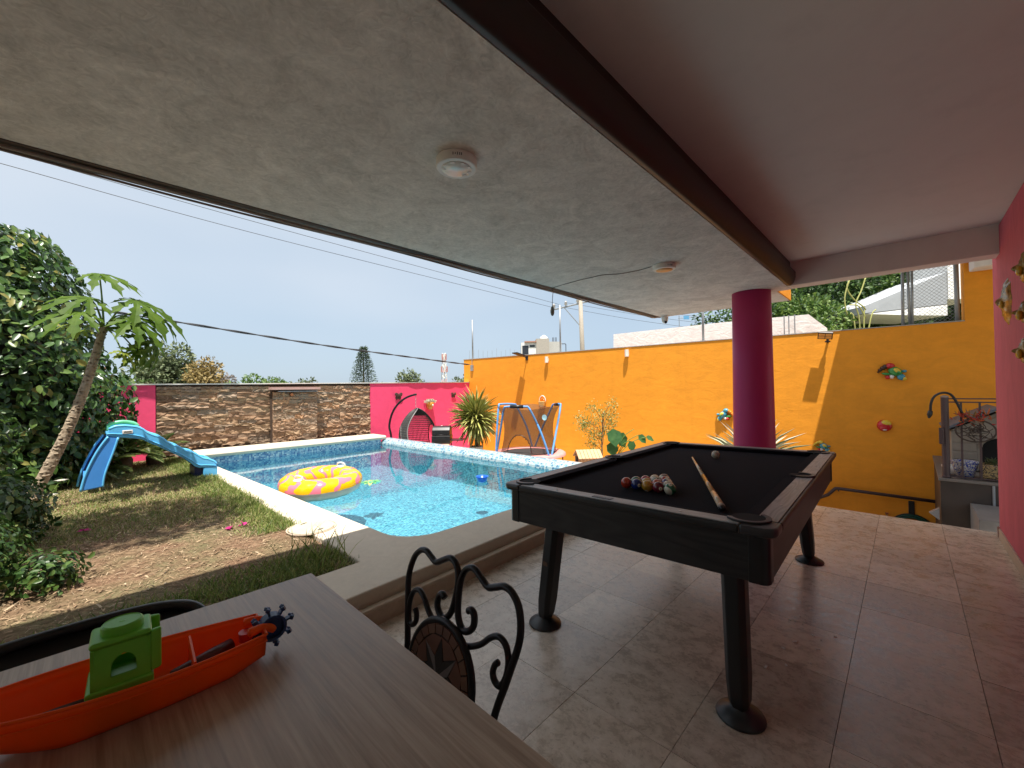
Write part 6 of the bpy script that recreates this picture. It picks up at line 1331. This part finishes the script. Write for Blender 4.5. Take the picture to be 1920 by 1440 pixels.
# Norfolk pine with tiers
pn = thing('norfolk_pine', 'tall narrow tiered pine above the stone wall', 'pine', (21.1, 42.9, GZ))
MB().tube([(21.1, 42.9, GZ), (21.1, 42.9, 6.0)], [.18, .03], 8).build('trunk', m_bark, pn)
P, A = [], []
for k in range(30):
    z = .8 + 5.35 * k / 30; r_ = 1.75 * (1 - (z - .3) / 6.15) ** .85 + .05
    for j in range(9):
        a = 6.283 * j / 9 + k * .7; d = np.array([math.cos(a), math.sin(a), .22])
        for s in np.linspace(.2, 1, 9): P.append(np.array([21.1, 42.9, z]) + d * r_ * s + rng.normal(0, .05, 3)); A.append(d + rng.normal(0, .4, 3))
P = np.array(P); leaves('crown', mt_pine, P, np.array(A), rdir(len(P), .5), .26, .085, 'quad', pn)
# mast
ms = thing('antenna_mast', 'red and white lattice telephone mast on the horizon', 'mast', (48.4, 64.9, GZ))
for s in (-1, 1):
    for q in (-1, 1): MB().tube([(48.4 + .5*s, 64.9 + .5*q, GZ), (48.4 + .22*s, 64.9 + .22*q, 8.3)], .07, 5).build('leg', m_white, ms)
mr = plain('mast_red', (.5, .22, .20), .7)
for k in range(9):
    z = -.5 + k * 1.0; b = MB(); w = .5 - .28 * (z - GZ) / 9.6
    for s in (-1, 1): b.tube([(48.4 - w, 64.9 + s*w, z), (48.4 + w, 64.9 + s*w, z + 1)], .05, 4); b.tube([(48.4 + s*w, 64.9 - w, z), (48.4 + s*w, 64.9 + w, z + 1)], .05, 4)
    b.build('lattice', mr if k % 2 else m_white, ms)
for z, w in ((7.7, .42), (5.3, .62)):
    for k in range(6): a = R(60 * k); MB().box(48.4 + w*math.cos(a) - .09, 48.4 + w*math.cos(a) + .09, 64.9 + w*math.sin(a) - .09, 64.9 + w*math.sin(a) + .09, z - .55, z + .55).build('antenna_panel', mr if k % 2 else m_white, ms)
# far houses
m_hwall = plain('far_house', (.60, .56, .50), .8); m_hred = plain('far_roof', (.42, .22, .16), .8); m_glass = plain('far_glass', (.03, .035, .045), .2)
def house(x, y, w, d, h, lab, mat=m_hwall):
    t = thing('far_house', lab, 'house', (x, y, GZ), group='houses on the horizon'); MB().box(x - w/2, x + w/2, y - d/2, y + d/2, GZ, h).build('wall', mat, t)
    MB().box(x - w/2 - .1, x + w/2 + .1, y - d/2 - .1, y + d/2 + .1, h + .001, h + .15).build('roof', m_hred, t)
    for k in range(3): MB().box(x - w/2 + w*(.15 + .28*k), x - w/2 + w*(.30 + .28*k), y - d/2 - .03, y - d/2 - .001, h - 1.1, h - .3).build('window', m_glass, t)
house(-.2, 60, 3.0, 4, 3.9, 'pale far house seen between the hedge and the large tree'); house(15.4, 60, 2.6, 4, 1.95, 'small pale far house left of the pine'); house(25.2, 70, 3.6, 4, 2.3, 'small pale far house between treetops left of the pine'); house(41.5, 62, 3.2, 4, 2.2, 'small pale far house right of the pine above the pink wall')
# neighbour building with water tank
nb_ = thing('neighbour_building', 'unfinished grey and white rooftop building above the orange wall', 'building', (34.5, 29, GZ))
bx_ = Vector((.694, -.720, 0)); by_ = Vector((.72, .694, 0)); b0 = Vector((33.15, 30.4, 0)); NM = Matrix((tuple(bx_), tuple(by_), (0, 0, 1))).transposed()
def nbb(b): b.v = [tuple(b0 + NM @ Vector(p)) for p in b.v]; return b
m_raw = plain('raw_concrete', (.42, .38, .33), .9); m_bwh = plain('bright_white', (.80, .79, .77), .7)
nbb(MB().box(0, 1.62, 0, 3.5, GZ, 6.35)).build('white_block', m_bwh, nb_); nbb(MB().box(1.63, 3.05, -.15, 3.5, GZ, 6.75)).build('front_block', m_raw, nb_); nbb(MB().box(3.06, 4.45, .3, 3.5, GZ, 6.45)).build('rear_block', plain('raw_concrete2', (.50, .49, .46), .9), nb_)
nbb(MB().box(.35, 1.66, -.2, 3.4, 6.36, 6.50)).build('canopy', m_hred, nb_)
nbb(MB().box(.10, .78, -.03, -.002, 4.6, 6.02)).build('door', m_glass, nb_); nbb(MB().box(.92, 1.48, -.03, -.002, 5.85, 6.08)).build('window', m_glass, nb_)
nbb(MB().lathe([(.35, 6.75), (.42, 6.80), (.42, 7.1), (.15, 7.28), (.12, 7.32)], (2.6, 1.5, 0), 20)).build('water_tank', m_bwh, nb_, smooth=True)
for x in (3.5, 3.8): nbb(MB().tube([(x, .6, 6.4), (x, .6, 6.95), (x + .12, .6, 6.95), (x + .12, .6, 6.4)], .03, 5)).build('rebar', m_dark, nb_)
nbb(MB().tube([(4.46, .4, 6.2), (4.9, .4, 6.2), (4.95, .4, 6.15), (4.95, .4, 4.0)], .04, 6)).build('pipe', m_dark, nb_)
# rebar starter bars on a low roof left of the building
lr = thing('starter_bars', 'row of thin rebar stubs on a low roof left of the neighbour building', 'rebar', (30.5, 33, 4))
for k in range(11):
    p0 = Vector((29.0, 34.3, 0)).lerp(Vector((32.6, 30.9, 0)), k / 10); MB().tube([(p0.x, p0.y, GZ), (p0.x, p0.y, 5.45 + .35 * rng.random())], .018, 4).build('bar', m_galv, lr)
# utility pole with cross arm
up = thing('utility_pole', 'concrete utility pole with cross arm and white insulators', 'utility pole', (25.19, 17.04, GZ))
m_pole = plain('pole_concrete', (.40, .35, .29), .85)
MB().tube([(25.30, 17.0, GZ), (25.19, 17.04, 4.1), (25.06, 17.10, 9.0)], [.19, .165, .14], 12).build('shaft', m_pole, up, smooth=True)
MB().tube([(23.55, 18.68, 6.98), (25.45, 16.72, 7.60)], .055, 6).build('cross_arm', m_galv, up)
MB().tube([(24.25, 17.95, 7.20), (25.12, 17.08, 5.75)], .03, 6).build('brace', m_galv, up)
m_ins = plain('insulator_white', (.74, .70, .68), .3)
for t_ in (.10, .42, .74):
    p0 = Vector((23.55, 18.68, 6.98)).lerp(Vector((25.45, 16.72, 7.60)), t_); MB().lathe([(.03, .05), (.04, .12), (.13, .15), (.06, .22), (.13, .25), (.06, .33), (.11, .36), (.03, .42)], p0, 12).build('insulator', m_ins, up, smooth=True)
m_wire = plain('wire_dark', (.05, .05, .055), .6)
def cable(pts, r_, lab, name='power_line', cat='cable', group=None, mat=m_wire):
    tag(MB().tube(smooth_path(pts, 12), r_, 5).build(name, mat, smooth=True), lab, cat, group)
cable([(-4.0, 22.3, 9.86), (-2.05, 22.17, 9.70), (6.1, 21.5, 9.12), (24.06, 18.16, 7.40)], .012, 'upper thin power line running to the utility pole', group='power lines')
cable([(-4.0, 22.3, 9.36), (-2.05, 22.18, 9.23), (6.1, 21.6, 8.62), (23.79, 18.45, 7.17)], .012, 'lower thin power line running to the utility pole', group='power lines')
for k, (p0, p1) in enumerate((((23.74, 18.48, 7.35), (36.0, 12.5, 6.15)), ((24.35, 17.86, 7.55), (37.0, 12.0, 6.6)), ((24.96, 17.23, 7.75), (38.0, 11.5, 7.1)))):
    cable([p0, (Vector(p0) + Vector(p1)) / 2 - Vector((0, 0, .12)), p1], .012, ['lowest', 'middle', 'topmost'][k] + ' power line right of the utility pole', group='power lines')
cb_ = thing('service_cable', 'thick twisted black cable from the hedge to the orange wall corner', 'cable', (4, 9.2, 2.2))
cc0 = smooth_path([(-.6, 8.75, 2.62), (1.124, 8.907, 2.481), (3.558, 9.265, 2.300), (6.0, 9.40, 2.14), (8.10, 9.60, 2.03)], 14)
for ph in (0, math.pi): MB().tube([p + Vector((0, .012 * math.cos(i * .9 + ph), .012 * math.sin(i * .9 + ph))) for i, p in enumerate(cc0)], .012, 5).build('strand', m_wire, cb_, smooth=True)
# white neighbour wall behind the orange wall
nw = thing('white_wall', 'rough white painted neighbour wall behind the orange wall', 'wall', OW(3, 0, -1.2))
m_wst = m_paint('white_stucco', (.90, .89, .87), .9, (1, 1, 1.6), 6.0, .10)
prof = [(5.55, -1.0), (1.0, -1.0), (1.0, 2.40), (1.29, 2.71), (2.83, 2.725), (5.52, 2.70)]
b = MB(); n = len(prof); b.add([OW(y, z, -1.21) for y, z in prof] + [OW(y, z, -1.5) for y, z in prof], [tuple(range(n))[::-1], tuple(range(n, 2*n))] + [(i, (i+1) % n, n + (i+1) % n, n + i) for i in range(n)])
b.build('wall_body', m_wst, nw)
for y in (1.62, 1.70, 1.52): MB().tube([OW(y, 2.2, -1.1), OW(y, 2.72, -1.1)], .012, 5).build('bar', m_galv, nw)
m_tarp = plain('blue_sheet', (.12, .36, .62), .6)
for k, (x, y, z0, z1, lab) in enumerate(((25.2, 9.75, 4.5, 5.62, 'roof antenna with small blue sheet left of the column'), (27.3, 7.62, 4.8, 6.1, 'roof antenna with small blue sheet beside the column'))):
    t = thing('roof_antenna', lab, 'antenna', (x, y, GZ), group='antennas with blue sheets')
    MB().tube([(x - .12, y + .16, GZ), (x - .12, y + .16, z1)], .02, 5).build('mast', m_galv, t); MB().tube([(x - .15, y + .2, z1 - .18), (x + .65, y - .7, z1 - .10)], .015, 5).build('boom', m_galv, t)
    MB().tube([(x + .52, y - .55, z0 + .2), (x + .52, y - .55, z1 - .02)], .015, 5).build('mast', m_galv, t)
    MB().obox((x + .17, y - .17, z1 - .14), (.34, .02, .22), (0, 0, R(-46))).build('blue_sheet', m_tarp, t)
# hillside with trees at right
hl = MB()
def hf(u, v):
    x = 13 + u * 26; y = -16 + v * 30; return (x, y, GZ + max(0, (x - 13)) * .30 + .3 * math.sin(x * .7 + y * .5))
hl.grid(hf, 20, 20); tag(hl.build('hillside', m_far.m, smooth=True), kind='structure')
hts = [((23.0, 5.6), 3.4, (3.0, 2.6, 2.4), 'dark green tree on the slope just right of the column'), ((26.0, 3.2), 5.6, (3.2, 2.8, 2.8), 'tall dark green tree rising behind the white wall end'), ((29.5, .6), 6.6, (3.2, 2.8, 2.9), 'tall dense tree behind the thorny branches'), ((31.5, -2.2), 7.4, (3.2, 2.8, 3.0), 'dark tree behind the grey canopy'), ((22.5, 3.2), 3.4, (2.2, 2.0, 1.9), 'lighter green tree crown in the middle of the slope'), ((27.0, 0.4), 5.2, (2.2, 2.0, 1.8), 'bright green tree above the tip of the grey canopy'), ((33, 4.5), 8.0, (4.0, 3.2, 3.2), 'highest tree at the top of the slope'), ((20.0, 4.2), 2.2, (1.7, 1.6, 1.4), 'small rounded tree above the white wall'), ((28.5, -1.6), 5.2, (2.0, 1.8, 1.7), 'green tree right behind the fence posts')]
for k, ((x, y), z, rd_, lab) in enumerate(hts):
    bzz = GZ + max(0, x - 13) * .30 - .2; tree('hill_tree', lab, (x, y, bzz), 5, (x, y, z), rd_, 7000, .21, mt_dk if k in (0, 1, 2, 3, 6, 8) else mt_hill2, group='trees on the slope', clump=34)
tree('bushy_shrub', 'yellow-green bushy shrub behind the orange wall', (14.6, 2.0, GZ), 3, (14.9, 1.75, 2.75), (.85, .75, .8), 1300, .13, mt_hill2, cat='shrub', trunk_r=.05)
th = thing('thorny_shrub', 'leafless yellow-green branching shrub in front of the slope', 'shrub', (15.6, 1.0, GZ))
m_yg = plain('yellow_stem', (.38, .38, .12), .7)
for p in ([(15.8, .86, GZ), (15.8, .86, 3.0), (15.83, .82, 3.46), (15.60, 1.05, 3.75), (15.45, 1.20, 4.1), (15.55, 1.1, 4.4)], [(15.8, .86, 2.2), (15.95, .70, 3.25), (16.05, .60, 3.45)], [(15.6, 1.05, GZ), (15.6, 1.05, 2.95), (15.45, 1.2, 3.3), (15.40, 1.25, 3.8), (15.50, 1.15, 4.3)], [(15.7, .95, 1.5), (15.70, .95, 3.1), (15.62, 1.02, 3.6), (15.75, .9, 4.0), (15.85, .8, 4.4)], [(15.83, .82, 3.2), (15.70, .95, 3.55), (15.5, 1.15, 3.6)]):
    MB().tube(smooth_path(p, 4), .018, 6).build('branch', m_yg, th, smooth=True)
# grey canopy roof
cn = thing('grey_canopy', 'sloping grey concrete canopy with white underside at upper right', 'canopy', (22.5, -.5, 4))
A0, A1, B0, B1 = Vector((21.1, 1.10, 4.33)), Vector((23.35, -1.22, 5.62)), Vector((21.1, 1.10, 4.02)), Vector((23.4, -1.22, 3.92))
dpt = Vector((.72, .69, 0)) * 2.2
m_cang = m_plaster('canopy_grey', (.42, .44, .47), .12, .3, 2.0)
b = MB().add([A0, A1, B1 + Vector((0, 0, .45)), B0 + Vector((0, 0, .02)), A0 + dpt, A1 + dpt, B1 + dpt, B0 + dpt], [(0, 1, 2, 3)[::-1], (4, 5, 6, 7), (0, 4, 5, 1), (1, 5, 6, 2), (2, 6, 7, 3), (3, 7, 4, 0)]); b.build('slab', m_cang, cn)
b = MB().add([B0 + Vector((.02, .0, .0)), B1 + Vector((0, 0, .42)), B1 + Vector((.0, 0, .0)), B0 + Vector((1.4, -1.45, -.09)), B0 + dpt, B1 + dpt + Vector((0, 0, .42)), B1 + dpt], [(0, 1, 2, 3)[::-1], (0, 4, 5, 1), (3, 2, 6, 4, 0)]); b.build('underside', m_bwh, cn)
MB().prism([(23.36, -1.25), (24.4, -2.3), (25.4, -1.3), (24.4, -.2)][::-1], 4.55, 6.4).build('white_block', m_wst, cn)
# chain link fence on top of the orange wall at right
fn_ = thing('chain_link_fence', 'chain link mesh on grey steel posts above the orange wall at right', 'fence', OW(-.2, 2.2, -.1))
for (y0, y1, z1, r_) in ((.01, .0, 3.2, .022), (-.07, -.06, 3.2, .018), (-.10, -.11, 3.2, .018), (-.60, -.595, 3.2, .030)): MB().tube([OW(y0, 2.216, -.10), OW(y1, z1, -.10)], r_, 10).build('post', m_galv, fn_, smooth=True)
lk = MB(); w_, h_, pch = .62, .98, .055
for k in range(-18, 13):
    for sg in (1, -1):
        a0 = k * pch; pts = []
        for s in (0, 1):
            pass
        s0, z0 = a0, 0.0; s1, z1 = a0 + h_, h_
        if s0 < 0: z0 = -s0; s0 = 0
        if s1 > w_: z1 -= s1 - w_; s1 = w_
        if z1 <= z0: continue
        if sg < 0: s0, s1 = w_ - s0, w_ - s1
        lk.tube([OW(.01 - s0, 2.22 + z0, -.10), OW(.01 - s1, 2.22 + z1, -.10)], .0022, 4)
lk.build('mesh', m_galv, fn_)
